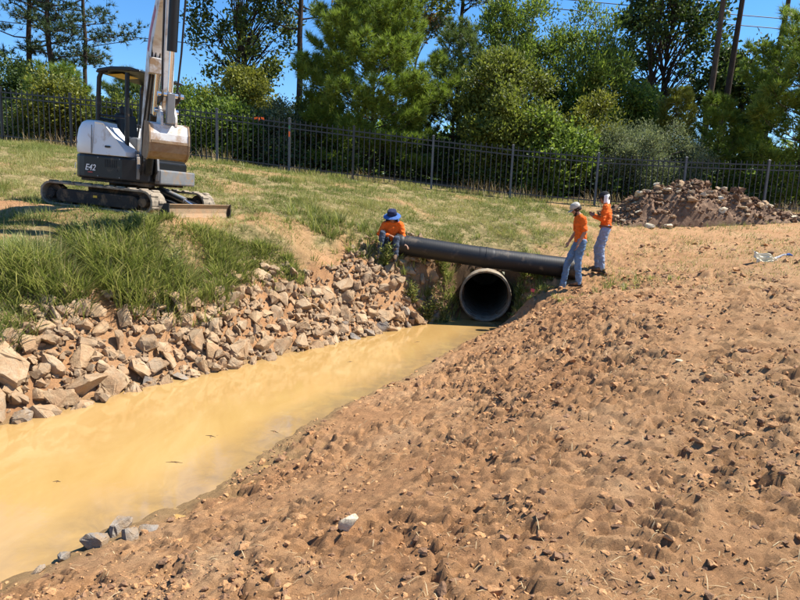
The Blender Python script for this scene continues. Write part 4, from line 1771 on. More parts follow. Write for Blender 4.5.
    fs.append(tuple(range((len(secs) - 1) * nr, len(secs) * nr)))
    MB().add(vs, fs).build("engine_hood", "white_paint", hs, bevel=.02, smooth=True)
    sc = [(-.279, .885), (-.279, 1.40), (-.10, 1.385), (.08, 1.20), (.36, .96), (.37, .885)]
    vs = []
    for y, ins in ((-.735, 0), (-.70, .0), (-.40, 0)):
        for a, b in sc:
            top = b > 1.0
            vs.append((a, y + (.05 if top and y < -.72 else 0), b - (.02 if top and y < -.72 else 0)))
    fs = []
    n = len(sc)
    for i in range(2):
        for k in range(n):
            j = (k + 1) % n
            fs.append((i * n + k, i * n + j, (i + 1) * n + j, (i + 1) * n + k))
    fs.append(tuple(range(n)))
    fs.append(tuple(reversed(range(2 * n, 3 * n))))
    MB().add(vs, fs).build("side_cover", "white_paint", hs, bevel=.02, smooth=True)
    # red swoosh on the rear corner of the hood, following its curve
    vs, sw = [], [(218, 1.215, 1.245), (226, 1.12, 1.20), (234, 1.06, 1.14), (243, 1.035, 1.06)]
    for dg_, lo, hi in sw:
        a = R(dg_)
        for z in (lo, hi):
            s = np.interp(z, [q[0] for q in secs], [q[1] for q in secs])
            vs.append((-.42 + (.455 * s + .012) * math.cos(a), (.73 * s + .012) * math.sin(a), z))
    MB().add(vs, [(0, 2, 3, 1), (2, 4, 5, 3), (4, 6, 7, 5)]).build("red_swoosh", "red_decal", hs)
    tm = text_mesh("E42", .135)
    t = link("model_lettering", tm, "white_decal", hs)
    t.matrix_local = Matrix.Translation((-.40, -.7455, .63)) @ Matrix.Rotation(R(90), 4, 'X')
    t2 = link("rear_lettering", text_mesh("E", .12), "white_decal", hs)
    t2.matrix_local = Matrix.Translation((-.655, -.688, .645)) @ Matrix.Rotation(R(-28), 4, 'Z') @ Matrix.Rotation(R(90), 4, 'X')
    MB().box((-.30, -.742, .60), (.09, .006, .018)).build("small_label", "red_decal", hs)
    MB().box((.20, -.742, .66), (.05, .006, .03)).build("latch", "black_plastic", hs)
    for k in range(7):
        MB().box((-.02 + .035 * k, -.7425, .76), (.014, .006, .12)).build("vent_slot", "black_plastic", hs)
    for x_, z_ in ((-.60, .55), (-.15, .55), (.26, .55), (.26, .84), (-.15, .84)):
        MB().tube([(x_, -.738, z_), (x_, -.750, z_)], .012, 8).build("bolt", "grey_paint", hs)
    MB().box((-.279, -.742, 1.12), (.008, .006, .44)).build("panel_gap", "black_plastic", hs)
    MB().box((.02, -.739, 1.02), (.10, .008, .03)).build("cover_handle", "black_plastic", hs, bevel=.003, seg=1)
    MB().tube([(-.52, .35, 1.42), (-.52, .35, 1.66), (-.56, .35, 1.70)], .026, 10).build("exhaust", "undercarriage", hs, smooth=True)
    # operator's place
    MB().box((.22, .06, .90), (.74, .86, .04)).build("floor", "black_plastic", hs)
    m = MB()
    m.box((-.06, .05, 1.02), (.46, .46, .13))
    m.box((-.27, .05, 1.33), (.12, .44, .56), Matrix.Rotation(R(-8), 3, 'Y'))
    m.box((-.30, .05, 1.66), (.09, .26, .16), Matrix.Rotation(R(-8), 3, 'Y'))
    m.build("seat", "black_plastic", hs, bevel=.04, seg=3)
    for y in (-.27, .37):
        c = MB().box((.05, y, 1.10), (.42, .14, .24)).build("console", "grey_paint", hs, bevel=.03)
        MB().tube([(.20, y, 1.2), (.23, y, 1.42)], [.012, .018], 8).build("joystick", "black_plastic", c, smooth=True)
    MB().box((.50, .05, 1.05), (.10, .36, .32)).build("pedal_console", "grey_paint", hs, bevel=.03)
    for y in (-.06, .12):
        MB().tube([(.52, y, 1.2), (.50, y, 1.52)], .012, 8).build("travel_lever", "black_plastic", hs, smooth=True)
    # canopy
    cn = bpy.data.objects.new("canopy", None)
    COL.objects.link(cn)
    cn.parent = root
    for y in (-.52, .50):
        MB().tube([(-.36, y, .90), (-.35, y, 1.8), (-.34, y, 2.10), (-.30, y, 2.185), (-.2, y, 2.215)], .036, 10).build("rear_post", "black_paint", cn, smooth=True)
        MB().tube([(.21, y, .90), (.20, y, 1.5), (.19, y, 2.19)], .036, 10).build("front_post", "black_paint", cn, smooth=True)
    MB().tube([(-.35, -.52, 1.47), (-.35, .50, 1.47)], .025, 8).build("cross_bar", "black_paint", cn, smooth=True)
    MB().tube([(-.35, -.52, 1.52), (.20, -.52, 1.50)], .016, 8).build("hand_rail", "black_paint", cn, smooth=True)
    rp = [(-.38, 2.175), (-.34, 2.235), (-.1, 2.275), (.25, 2.28), (.45, 2.24), (.46, 2.205), (.25, 2.215), (-.1, 2.215), (-.33, 2.17)]
    MB().prism(rp, xz(0), -.57, .55).build("roof", "black_paint", cn, bevel=.02)
    MB().prism([(-.26, 2.165), (.02, 2.188), (.02, 2.193), (-.26, 2.172)], xz(0), -.42, -.05).build("roof_label", "yellow_label", cn)

    # ---- swing post, boom, stick, bucket: one upright plane turned towards the ditch
    foot = Vector((.44, -.36, 0))
    hd = R(-42.5)
    fw, sd_ = Vector((math.cos(hd), math.sin(hd), 0)), Vector((-math.sin(hd), math.cos(hd), 0))

    def pl(a, b, t):
        return foot + fw * a + sd_ * t + Vector((0, 0, b))
    m = MB()
    m.tube([pl(-.05, .44, 0), pl(-.05, .95, 0)], .11, 16)
    m.prism([(-.12, .55), (.22, .55), (.26, .72), (.20, .90), (.02, 1.0), (-.14, .92)], pl, -.17, -.12)
    m.prism([(-.12, .55), (.22, .55), (.26, .72), (.20, .90), (.02, 1.0), (-.14, .92)], pl, .12, .17)
    m.build("swing_post", "grey_paint", root, bevel=.01)
    MB().box((.66, .12, .62), (.14, .95, .24)).build("front_bumper", "grey_paint", root, bevel=.025)
    outer = [(-.06, .84), (-.10, 1.02), (.02, 1.45), (.26, 2.15), (.38, 2.50), (.58, 2.80), (.98, 3.10), (1.45, 3.40), (1.62, 3.48)]
    inner = [(1.68, 3.40), (1.60, 3.28), (1.22, 2.92), (.90, 2.55), (.72, 2.28), (.46, 1.80), (.18, 1.25), (.10, .90), (.02, .82)]
    bm_ = bpy.data.objects.new("boom", None)
    COL.objects.link(bm_)
    bm_.parent = root
    MB().prism(outer + inner, pl, -.085, .085).build("beam", "dirty_white", bm_, bevel=.012)
    dec = [(.46, 2.52), (.62, 2.74), (1.00, 3.03), (1.06, 2.95), (.72, 2.68), (.56, 2.46)]
    for t in (-.088, .088):
        MB().prism(dec, pl, t - .002, t + .002).build("red_decal", "red_decal", bm_)
    MB().tube([pl(.02, .90, -.19), pl(.02, .90, .19)], .045, 14).build("foot_pin", "grey_paint", bm_, smooth=True)
    c = MB().tube([pl(.24, .66, 0), pl(.62, 1.55, 0)], .062, 14).build("lift_cylinder", "black_paint", bm_, smooth=True)
    MB().tube([pl(.62, 1.55, 0), pl(.82, 2.18, 0)], .030, 12).build("rod", "chrome", c, smooth=True)
    MB().prism([(.74, 2.12), (.88, 2.12), (.90, 2.34), (.78, 2.36)], pl, -.13, .13).build("cylinder_bracket", "dirty_white", bm_, bevel=.01)
    for i, t in enumerate((-.075, -.03, .03)):
        MB().tube([pl(.10, .75, t), pl(.28, 1.35, t * 1.3), pl(.66, 2.15, t), pl(.90, 2.62, t)], .016, 7).build("hose", "black_plastic", bm_, smooth=True)
    c = MB().tube([pl(.66, 2.95, 0), pl(1.40, 3.50, 0)], .055, 14).build("arm_cylinder", "black_paint", bm_, smooth=True)
    MB().tube([pl(1.38, 3.48, 0), pl(1.75, 3.76, 0)], .028, 12).build("rod", "chrome", c, smooth=True)
    for i, t in enumerate((-.06, 0, .06)):
        MB().tube([pl(-.16, .70, t), pl(.05, .52, t * 1.5), pl(.28, .70, t * 2), pl(.30, 1.0, t * 1.6), pl(.40, 1.35, t)], .017, 7).build("hose", "black_plastic", bm_, smooth=True)
    # stick hangs down, bucket curled under it
    sk = bpy.data.objects.new("stick", None)
    COL.objects.link(sk)
    sk.parent = root
    MB().prism([(1.54, 3.52), (1.64, 3.80), (1.82, 3.83), (1.83, 3.60), (1.74, 3.20), (1.64, 2.5), (1.575, 1.55), (1.50, 1.50), (1.44, 1.56), (1.47, 2.5), (1.53, 3.1)], pl, -.07, .07).build("beam", "dirty_white", sk, bevel=.012)
    c = MB().tube([pl(1.98, 3.70, -.01), pl(1.93, 3.15, -.01), pl(1.83, 2.30, -.01)], .066, 14).build("bucket_cylinder", "black_paint", sk, smooth=True)
    MB().tube([pl(1.83, 2.32, -.01), pl(1.76, 1.78, -.01)], .030, 12).build("rod", "chrome", c, smooth=True)
    for t in (-.12, .12):
        MB().tube([pl(1.98, 3.85, t), pl(1.90, 3.0, t * 1.1), pl(1.80, 2.3, t), pl(1.70, 1.75, t * .8)], .014, 7).build("hose", "black_plastic", sk, smooth=True)
    for t in (-.11, .11):
        MB().prism([(1.50, 1.62), (1.54, 1.72), (1.80, 1.80), (1.83, 1.72), (1.78, 1.66)], pl, t - .015, t + .015).build("link", "undercarriage", sk, bevel=.006, seg=1)
    MB().tube([pl(1.78, 1.74, -.17), pl(1.78, 1.74, .17)], .034, 12).build("link_pin", "chrome", sk, smooth=True)
    MB().prism([(1.70, 1.36), (1.82, 1.36), (1.84, 1.76), (1.72, 1.76)], pl, -.05, .05).build("push_link", "grey_paint", sk, bevel=.008)
    MB().tube([pl(1.52, 1.55, -.16), pl(1.52, 1.55, .16)], .034, 12).build("pivot_pin", "chrome", sk, smooth=True)
    MB().box(pl(1.66, 1.40, 0), (.05, .05, .05)).build("coupler_lug", "grey_paint", sk)
    def pb(a, b, t):
        return pl(1.50 + (a - 1.50) * .88, 1.52 + (b - 1.52) * .88, t * .92)
    # bucket
    bk = bpy.data.objects.new("bucket", None)
    COL.objects.link(bk)
    bk.parent = root
    so = [(1.42, 1.37), (1.76, 1.32), (1.83, 1.18), (1.85, 1.03), (1.82, .90), (1.74, .82), (1.62, .785), (1.46, .80), (1.28, .85)]
    si = [(1.28, .875), (1.47, .83), (1.62, .815), (1.72, .845), (1.79, .91), (1.815, 1.03), (1.80, 1.16), (1.74, 1.285), (1.42, 1.33)]
    up_o, up_i = so[:4], si[-4:]
    lo_o, lo_i = so[3:], si[:-3]
    MB().prism(up_o + up_i[:], pb, -.27, .27).build("back_plate", "dirty_white", bk, bevel=.004, seg=1)
    MB().prism(lo_o + lo_i, pb, -.27, .27).build("shell", "bucket_steel", bk, bevel=.004, seg=1)
    for t in (-.28, .28):
        MB().prism([(1.40, 1.38), (1.765, 1.335), (1.842, 1.185), (1.865, 1.03), (1.832, .89), (1.745, .805), (1.62, .77), (1.45, .785), (1.26, .84), (1.24, .89), (1.31, 1.06)], pb, t - .012, t + .012).build("side_plate", "bucket_steel", bk, bevel=.004, seg=1)
    for t in (-.10, .10):
        MB().prism([(1.40, 1.36), (1.46, 1.60), (1.58, 1.62), (1.72, 1.50), (1.76, 1.46), (1.78, 1.31)], pb, t - .018, t + .018).build("ear", "dirty_white", bk, bevel=.005, seg=1)
    for k in range(5):
        t = -.22 + .11 * k
        MB().prism([(1.29, .84), (1.29, .89), (1.15, .89)], pb, t - .035, t + .035).build("tooth", "undercarriage", bk)
    MB().prism([(1.85, 1.035), (1.866, 1.035), (1.862, 1.075), (1.846, 1.075)], pb, -.26, .26).build("wear_strip", "bucket_steel", bk)


build_excavator()

# ------------------------------------------------------------------ people


def capsule(bm, p0, r0, p1, r1, n=1):
    tmp = bmesh.new()
    for p, r in ((p0, r0), (p1, r1)):
        rr = r if hasattr(r, '__len__') else (r, r, r)
        bmesh.ops.create_icosphere(tmp, subdivisions=2, radius=1.0, matrix=Matrix.Translation(p) @ Matrix.Diagonal((*rr, 1)))
    h = bmesh.ops.convex_hull(tmp, input=tmp.verts)
    bmesh.ops.delete(tmp, geom=list({g for g in h["geom_interior"] + h["geom_unused"] if isinstance(g, bmesh.types.BMVert)}), context='VERTS')
    me = bpy.data.meshes.new("t")
    tmp.to_mesh(me)
    tmp.free()
    bm.from_mesh(me)
    bpy.data.meshes.remove(me)


def blob(name, caps, mat, parent, voxel=.012, smooth=4, cut=None, wrinkle=0.0, seed=0):
    """one continuous skin over tapered limbs"""
    bm = bmesh.new()
    for c in caps:
        capsule(bm, Vector(c[0]), c[1], Vector(c[2]), c[3])
    me = bpy.data.meshes.new(name)
    bmesh.ops.recalc_face_normals(bm, faces=bm.faces)
    bm.to_mesh(me)
    bm.free()
    o = bpy.data.objects.new(name, me)
    COL.objects.link(o)
    md = o.modifiers.new("r", 'REMESH')
    md.mode = 'VOXEL'
    md.voxel_size = voxel
    ms = o.modifiers.new("s", 'SMOOTH')
    ms.factor = .5
    ms.iterations = smooth
    dg = bpy.context.evaluated_depsgraph_get()
    dg.update()
    out = bpy.data.meshes.new_from_object(o.evaluated_get(dg))
    bpy.data.objects.remove(o)
    bpy.data.meshes.remove(me)
    if cut or wrinkle:
        b = bmesh.new()
        b.from_mesh(out)
        for co, no in (cut or []):
            g = bmesh.ops.bisect_plane(b, geom=b.verts[:] + b.edges[:] + b.faces[:], plane_co=co, plane_no=no, clear_outer=True)
        if wrinkle:
            b.normal_update()
            from mathutils import noise as mn
            for v in b.verts:
                v.co += v.normal * wrinkle * (mn.noise(v.co * 16 + Vector((seed, 0, 0))) + .6 * mn.noise(Vector((v.co.x * 9, v.co.y * 9, v.co.z * 30 + seed))))
        b.to_mesh(out)
        b.free()
    out.name = name
    out.materials.clear()
    out.materials.append(MATS[mat])
    out.polygons.foreach_set("use_smooth", [True] * len(out.polygons))
    ob = bpy.data.objects.new(name, out)
    COL.objects.link(ob)
    ob.parent = parent
    if cut:
        t = ob.modifiers.new("thick", 'SOLIDIFY')
        t.thickness = .006
        t.offset = -1
    return ob


def hand(wrist, d, palm_n, curl=.5, side=1, s=1.0):
    """palm, four fingers of unequal length with knuckle bends, thumb from the side of the palm"""
    d = Vector(d).normalized()
    nrm = Vector(palm_n)
    nrm = (nrm - d * nrm.dot(d)).normalized()
    lat = d.cross(nrm).normalized() * side
    w = Vector(wrist)
    out = [(w, .024 * s, w + d * .035 * s, .026 * s)]
    for k in (-1.2, -.4, .4, 1.2):
        out.append((w + d * .025 * s + lat * (.016 * k * s), .015 * s, w + d * .085 * s + lat * (.021 * k * s), .0125 * s))
    for k, L in ((-1.2, .060), (-.4, .074), (.4, .080), (1.2, .070)):
        p = w + d * .088 * s + lat * (.021 * k * s)
        a1 = curl * .5
        q = p + (d * math.cos(a1) + nrm * math.sin(a1)) * (L * .52 * s)
        a2 = curl * 1.5
        e = q + (d * math.cos(a2) + nrm * math.sin(a2)) * (L * .5 * s)
        out += [(p, .0098 * s, q, .009 * s), (q, .009 * s, e, .0075 * s)]
    b = w + d * .022 * s + lat * .026 * s
    m = b + (d * .6 + lat * .75 + nrm * .25).normalized() * .038 * s
    e = m + (d * .95 + lat * .15 + nrm * .35).normalized() * .034 * s
    out += [(b, .0135 * s, m, .011 * s), (m, .011 * s, e, .0085 * s)]
    return out


def head_caps(c, f, up, s=1.0):
    """skull, jaw, nose, brow, lips, ears; f = facing, up = crown direction"""
    c, f, up = Vector(c), Vector(f).normalized(), Vector(up)
    up = (up - f * up.dot(f)).normalized()
    l = up.cross(f)

    def P(a, b, z):
        return c + f * a * s + l * b * s + up * z * s
    caps = [(P(-.012, 0, .03), .082 * s, P(.012, 0, .022), .078 * s),
            (P(.03, .012, -.045), .052 * s, P(.03, -.012, -.045), .052 * s),
            (P(.058, 0, -.085), .027 * s, P(.02, 0, -.075), .045 * s),
            (P(.090, 0, .005), .008 * s, P(.108, 0, -.028), .0125 * s),
            (P(.080, .035, .022), .012 * s, P(.080, -.035, .022), .012 * s),
            (P(.068, .04, -.018), .02 * s, P(.062, .044, -.03), .02 * s),
            (P(.068, -.04, -.018), .02 * s, P(.062, -.044, -.03), .02 * s),
            (P(.086, .016, -.060), .0085 * s, P(.086, -.016, -.060), .0085 * s)]
    for q in (1, -1):
        caps.append((P(-.005, .082 * q, .012), .014 * s, P(.0, .084 * q, -.022), .011 * s))
    return caps, P


def shell(name, P, rings, mat, parent, th=.006):
    """cloth or hair cap from rings of (forward, side, height, rx, ry) in head coordinates"""
    n = 22
    vs, fs = [], []
    for (a, z, rx, ry) in rings:
        for k in range(n):
            t = 6.283 * k / n
            vs.append(P(a + rx * math.cos(t), ry * math.sin(t), z))
    for i in range(len(rings) - 1):
        for k in range(n):
            fs.append((i * n + k, i * n + (k + 1) % n, (i + 1) * n + (k + 1) % n, (i + 1) * n + k))
    fs.append(tuple(range((len(rings) - 1) * n, len(rings) * n)))
    o = MB().add(vs, fs).build(name, mat, parent, smooth=True)
    md = o.modifiers.new("thick", 'SOLIDIFY')
    md.thickness = th
    md.offset = 1
    return o


def boot(root, ankle, toe_dir, mat="boot_brown"):
    a, t = Vector(ankle), Vector(toe_dir).normalized()
    caps = [(a + Vector((0, 0, .10)), .052, a + Vector((0, 0, .0)), .048), (a - t * .04 + Vector((0, 0, -.045)), .042, a + t * .03 + Vector((0, 0, -.04)), .045),
            (a + t * .03 + Vector((0, 0, -.03)), .045, a + t * .15 + Vector((0, 0, -.052)), .037), (a + t * .15 + Vector((0, 0, -.055)), .036, a + t * .19 + Vector((0, 0, -.058)), .031)]
    o = blob("boot", caps, mat, root, .010, 3)
    s = [(a - t * .085, .0), (a + t * .225, 0)]
    l = Vector((-t.y, t.x, 0)).normalized()
    out = []
    for q, w in ((-.085, .030), (-.05, .044), (.05, .044), (.15, .047), (.205, .034), (.228, .012)):
        out.append((q, w))
    poly = [(q, w) for q, w in out] + [(q, -w) for q, w in reversed(out)]
    MB().prism(poly, lambda u, v, z: a + t * u + l * v + Vector((0, 0, z)), -.105, -.082).build("sole", "black_plastic", o)
    return o


def person(name_label, loc, facing_deg, J, look, headup, shirt, jeans, skin, sleeves, hands, tuck=False):
    root = empty("person", name_label, "person", loc, None)
    root.rotation_euler = (0, 0, R(facing_deg))
    g = {k: Vector(v) for k, v in J.items()}
    hc, P = head_caps(g['head'], look, headup)
    body = list(hc)
    body.append((g['neck'], .055, g['head'] + Vector((-.015, 0, -.06)), .052))
    body.append((g['chest'], (.09, .13, .10), g['pelvis'], (.09, .12, .08)))
    body.append((g['chest'] + Vector((0, 0, .09)), (.06, .15, .05), g['neck'], .05))
    for s in 'LR':
        body += [(g['sh' + s], .050, g['el' + s], .040), (g['el' + s], .040, g['wr' + s], .027)]
        body += [(g['hip' + s], .078, g['kn' + s], .052), (g['kn' + s], .050, g['an' + s], .036)]
        body += hand(g['wr' + s], *hands[s])
    blob("body", body, skin, root, .0115, 2)
    # shirt
    sh = [(g['chest'] + Vector((0, 0, .03)), (.118, .165, .12), g['waist'], (.118, .155, .09)), (g['waist'], (.118, .155, .09), g['hem'], (.128, .168, .05)),
          (g['shL'], .070, g['shR'], .070), (g['chest'] + Vector((0, 0, .10)), (.085, .15, .07), g['neck'] + Vector((-.012, 0, -.025)), .068)]
    for s in 'LR':
        if sleeves == 'short':
            e = g['sh' + s].lerp(g['el' + s], .78)
            sh += [(g['sh' + s], .068, e, .066)]
        else:
            sh += [(g['sh' + s], .070, g['el' + s], .058), (g['el' + s], .058, g['wr' + s].lerp(g['el' + s], .04), .041)]
    blob("shirt", sh, shirt, root, .0145, 3, wrinkle=.015, seed=len(name_label))
    tr = [(g['waist'] + Vector((0, 0, -.03)), (.105, .145, .05), g['pelvis'], (.115, .160, .09))]
    for s in 'LR':
        tr += [(g['pelvis'] + (g['hip' + s] - g['pelvis']) * .55, .105, g['hip' + s], .105), (g['hip' + s], .105, g['kn' + s], .072), (g['kn' + s], .072, g['an' + s] + Vector((0, 0, -.015)), .064)]
    blob("jeans", tr, jeans, root, .0145, 3, wrinkle=.015, seed=3 + len(name_label))
    return root, P, g


def eyes(root, P):
    for q in (1, -1):
        MB().tube([P(.079, .032 * q, .003), P(.0865, .032 * q, .003)], [.012, .007], 10).build("eye", "hair_dark", root, smooth=True)


def worker_in_cap():
    x, y = 3.66, 12.55
    z = gz(x, y)
    J = dict(head=(.135, 0, 1.575), neck=(.05, 0, 1.455), chest=(.02, 0, 1.26), waist=(-.01, 0, 1.06), hem=(-.015, 0, .93), pelvis=(-.02, 0, .95),
             shL=(.03, .185, 1.395), elL=(-.02, .235, 1.12), wrL=(.09, .225, .885), shR=(.04, -.185, 1.395), elR=(.03, -.24, 1.11), wrR=(.16, -.21, .90),
             hipL=(-.015, .09, .92), knL=(.035, .10, .50), anL=(-.03, .10, .10), hipR=(-.015, -.09, .92), knR=(.20, -.13, .53), anR=(.30, -.15, .10))
    fz = gz(x - .24, y + .15)
    J['anR'] = (.24, -.15, .10 + min(.1, max(-.30, fz - z)))
    J['knR'] = (.18, -.13, .53 + min(.05, max(-.15, (fz - z) * .5)))
    hands = dict(L=((.25, -.05, -1), (.9, -.3, 0), .5, -1), R=((.35, .05, -1), (.9, .3, 0), .6, 1))
    root, P, g = person("worker in grey cap and orange short-sleeved shirt looking down beside the drain pipe", (x, y, z), 180, J, (.82, .05, -.5), (.4, 0, 1), "hi_vis_orange", "jeans_blue", "skin", 'short', hands)
    eyes(root, P)
    shell("hair", P, [(-.022, -.045, .082, .086), (-.02, 0, .094, .092), (-.016, .05, .092, .089), (-.01, .09, .07, .07)], "hair_dark", root, .004)
    blob("beard", [(P(.05, .05, -.065), .026, P(.07, .028, -.095), .022), (P(.05, -.05, -.065), .026, P(.07, -.028, -.095), .022), (P(.072, .02, -.10), .024, P(.072, -.02, -.10), .024), (P(.088, .025, -.045), .007, P(.088, -.025, -.045), .007)], "hair_dark", root, .008, 2)
    c = shell("cap", P, [(0, .030, .104, .098), (-.004, .06, .105, .099), (-.006, .095, .096, .092), (-.008, .125, .070, .068), (-.008, .138, .03, .03)], "cap_grey", root)
    vs, fs, n = [], [], 10
    for k in range(n + 1):
        a = -1.05 + 2.1 * k / n
        vs += [P(.098 * math.cos(a), .098 * math.sin(a), .036), P(.05 + .135 * math.cos(a * .85), .088 * math.sin(a * .95), .028 - .02 * abs(a) ** 2)]
    for k in range(n):
        fs.append((2 * k, 2 * k + 1, 2 * k + 3, 2 * k + 2))
    o = MB().add(vs, fs).build("visor", "cap_grey", c, smooth=True)
    o.modifiers.new("thick", 'SOLIDIFY').thickness = .006
    boot(root, g['anL'], (1, .1, 0))
    boot(root, g['anR'], (1, -.15, -.1))


def worker_with_towel():
    x, y = 4.42, 13.35
    z = gz(x, y)
    J = dict(head=(.07, 0, 1.60), neck=(.01, 0, 1.465), chest=(0, 0, 1.27), waist=(-.01, 0, 1.07), hem=(-.01, 0, .97), pelvis=(-.02, 0, .95),
             shL=(.01, .195, 1.405), elL=(.05, .26, 1.14), wrL=(.24, .14, 1.19), shR=(.01, -.195, 1.405), elR=(.07, -.25, 1.14), wrR=(.26, -.06, 1.22),
             hipL=(-.01, .095, .92), knL=(.03, .115, .50), anL=(-.02, .12, .10), hipR=(-.01, -.095, .92), knR=(.14, -.13, .52), anR=(.10, -.17, .10))
    hands = dict(L=((.7, -.3, .5), (.2, -.9, .1), .9, -1), R=((.7, .2, .5), (.2, .9, .1), .9, 1))
    root, P, g = person("worker in orange long-sleeved shirt with a white towel hanging from the cap", (x, y, z), 158, J, (.95, .05, -.28), (.25, 0, 1), "hi_vis_orange", "jeans_pale", "skin_tan", 'long', hands)
    eyes(root, P)
    shell("hair", P, [(-.022, -.05, .082, .086), (-.02, 0, .094, .092), (-.016, .05, .092, .089), (-.01, .09, .07, .07)], "hair_dark", root, .004)
    c = shell("cap", P, [(0, .030, .106, .100), (-.004, .06, .106, .100), (-.006, .095, .097, .093), (-.008, .125, .070, .068), (-.008, .138, .03, .03)], "cap_black", root)
    vs, fs, n = [], [], 10
    for k in range(n + 1):
        a = -1.05 + 2.1 * k / n
        vs += [P(.1 * math.cos(a), .1 * math.sin(a), .036), P(.05 + .135 * math.cos(a * .85), .088 * math.sin(a * .95), .025 - .02 * abs(a) ** 2)]
    for k in range(n):
        fs.append((2 * k, 2 * k + 1, 2 * k + 3, 2 * k + 2))
    o = MB().add(vs, fs).build("visor", "cap_black", c, smooth=True)
    o.modifiers.new("thick", 'SOLIDIFY').thickness = .006
    # towel laid over the back of the cap, hanging straight down to the shoulders in folds
    vs, fs, nu, nv = [], [], 18, 14
    for i in range(nv):
        t = i / (nv - 1)
        for k in range(nu):
            a = R(88) + R(184) * k / (nu - 1)
            el = R(62) * max(0, 1 - t / .4)
            p = P(-.006 + .113 * math.cos(el) * math.cos(a), .108 * math.cos(el) * math.sin(a), .03 + .112 * math.sin(el))
            q = max(0, (t - .4) / .6)
            out_ = P(math.cos(a), math.sin(a), 0) - P(0, 0, 0)
            out_.z = 0
            ln = .17 + .05 * math.sin(2.3 * a) + .06 * max(0, -math.cos(a))
            p = p + Vector((0, 0, -ln * q)) + out_ * (.012 * q + .014 * math.sin(6 * a + 2 * q) * q)
            vs.append(p)
    for i in range(nv - 1):
        for k in range(nu - 1):
            fs.append((i * nu + k, i * nu + k + 1, (i + 1) * nu + k + 1, (i + 1) * nu + k))
    o = MB().add(vs, fs).build("towel", "towel_white", root, smooth=True)
    o.modifiers.new("thick", 'SOLIDIFY').thickness = .008
    boot(root, g['anL'], (1, .1, 0))
    boot(root, g['anR'], (1, -.2, 0))
    MB().box((-.01, 0, .995), (.27, .345, .035)).build("belt", "boot_brown", root, bevel=.015)


def worker_sitting():
    x, y = -.22, 13.22
    z = gz(x, y) + .02
    fz = gz(x - .1, y - .42) - z
    fz = max(-.16, min(.0, fz))
    J = dict(head=(.13, -.01, .73), neck=(.07, 0, .61), chest=(.06, 0, .42), waist=(.01, 0, .24), hem=(-.01, 0, .13), pelvis=(-.02, 0, .12),
             shL=(.07, .175, .555), elL=(.15, .25, .33), wrL=(.26, .33, .17), shR=(.07, -.175, .555), elR=(.20, -.25, .345), wrR=(.33, -.03, .33),
             hipL=(.02, .09, .11), knL=(.36, .14, .27), anL=(.42, .14, fz + .10), hipR=(.02, -.09, .11), knR=(.33, -.17, .36), anR=(.38, -.19, fz + .10))
    hands = dict(L=((.5, .5, -.6), (.1, -.2, -.9), .4, -1), R=((.4, .9, -.15), (-.1, 0, -1), .5, 1))
    root, P, g = person("worker in wide blue sun hat sitting on the bank at the drain pipe end", (x, y, z), -98, J, (.9, 0, -.42), (.4, 0, 1), "hi_vis_orange", "jeans_dark", "skin_tan", 'long', hands)
    eyes(root, P)
    c = shell("hat_crown", P, [(0, .035, .106, .100), (-.002, .09, .100, .095), (-.004, .13, .092, .088), (-.004, .142, .06, .058)], "hat_navy", root)
    n, vs, fs = 28, [], []
    for rr, dz in ((.100, 0.038), (.14, .030), (.180, .014), (.187, .010)):
        for k in range(n):
            t = 6.283 * k / n
            vs.append(P(rr * 1.02 * math.cos(t), rr * math.sin(t) * 1.03, dz - .018 * abs(math.sin(t)) * (rr > .12)))
    for i in range(3):
        for k in range(n):
            fs.append((i * n + k, i * n + (k + 1) % n, (i + 1) * n + (k + 1) % n, (i + 1) * n + k))
    o = MB().add(vs, fs).build("hat_brim", "hat_blue", c, smooth=True)
    o.modifiers.new("thick", 'SOLIDIFY').thickness = .006
    vs, fs, nu, nv = [], [], 16, 8
    for i in range(nv):
        q = i / (nv - 1)
        for k in range(nu):
            a = R(72) + R(216) * k / (nu - 1)
            rr = .108 + .05 * q + .010 * math.sin(8 * a) * q
            vs.append(P(rr * math.cos(a), rr * math.sin(a) * 1.05, .03 - .24 * q))
    for i in range(nv - 1):
        for k in range(nu - 1):
            fs.append((i * nu + k, i * nu + k + 1, (i + 1) * nu + k + 1, (i + 1) * nu + k))
    o = MB().add(vs, fs).build("neck_flap", "hat_blue", c, smooth=True)
    o.modifiers.new("thick", 'SOLIDIFY').thickness = .005
    MB().box(P(.094, 0, .003), (.03, .125, .035)).build("sunglasses", "black_plastic", root, bevel=.012)
    boot(root, g['anL'], (1, .1, -.15))
    boot(root, g['anR'], (1, -.15, -.15))


worker_in_cap()
worker_with_towel()
worker_sitting()

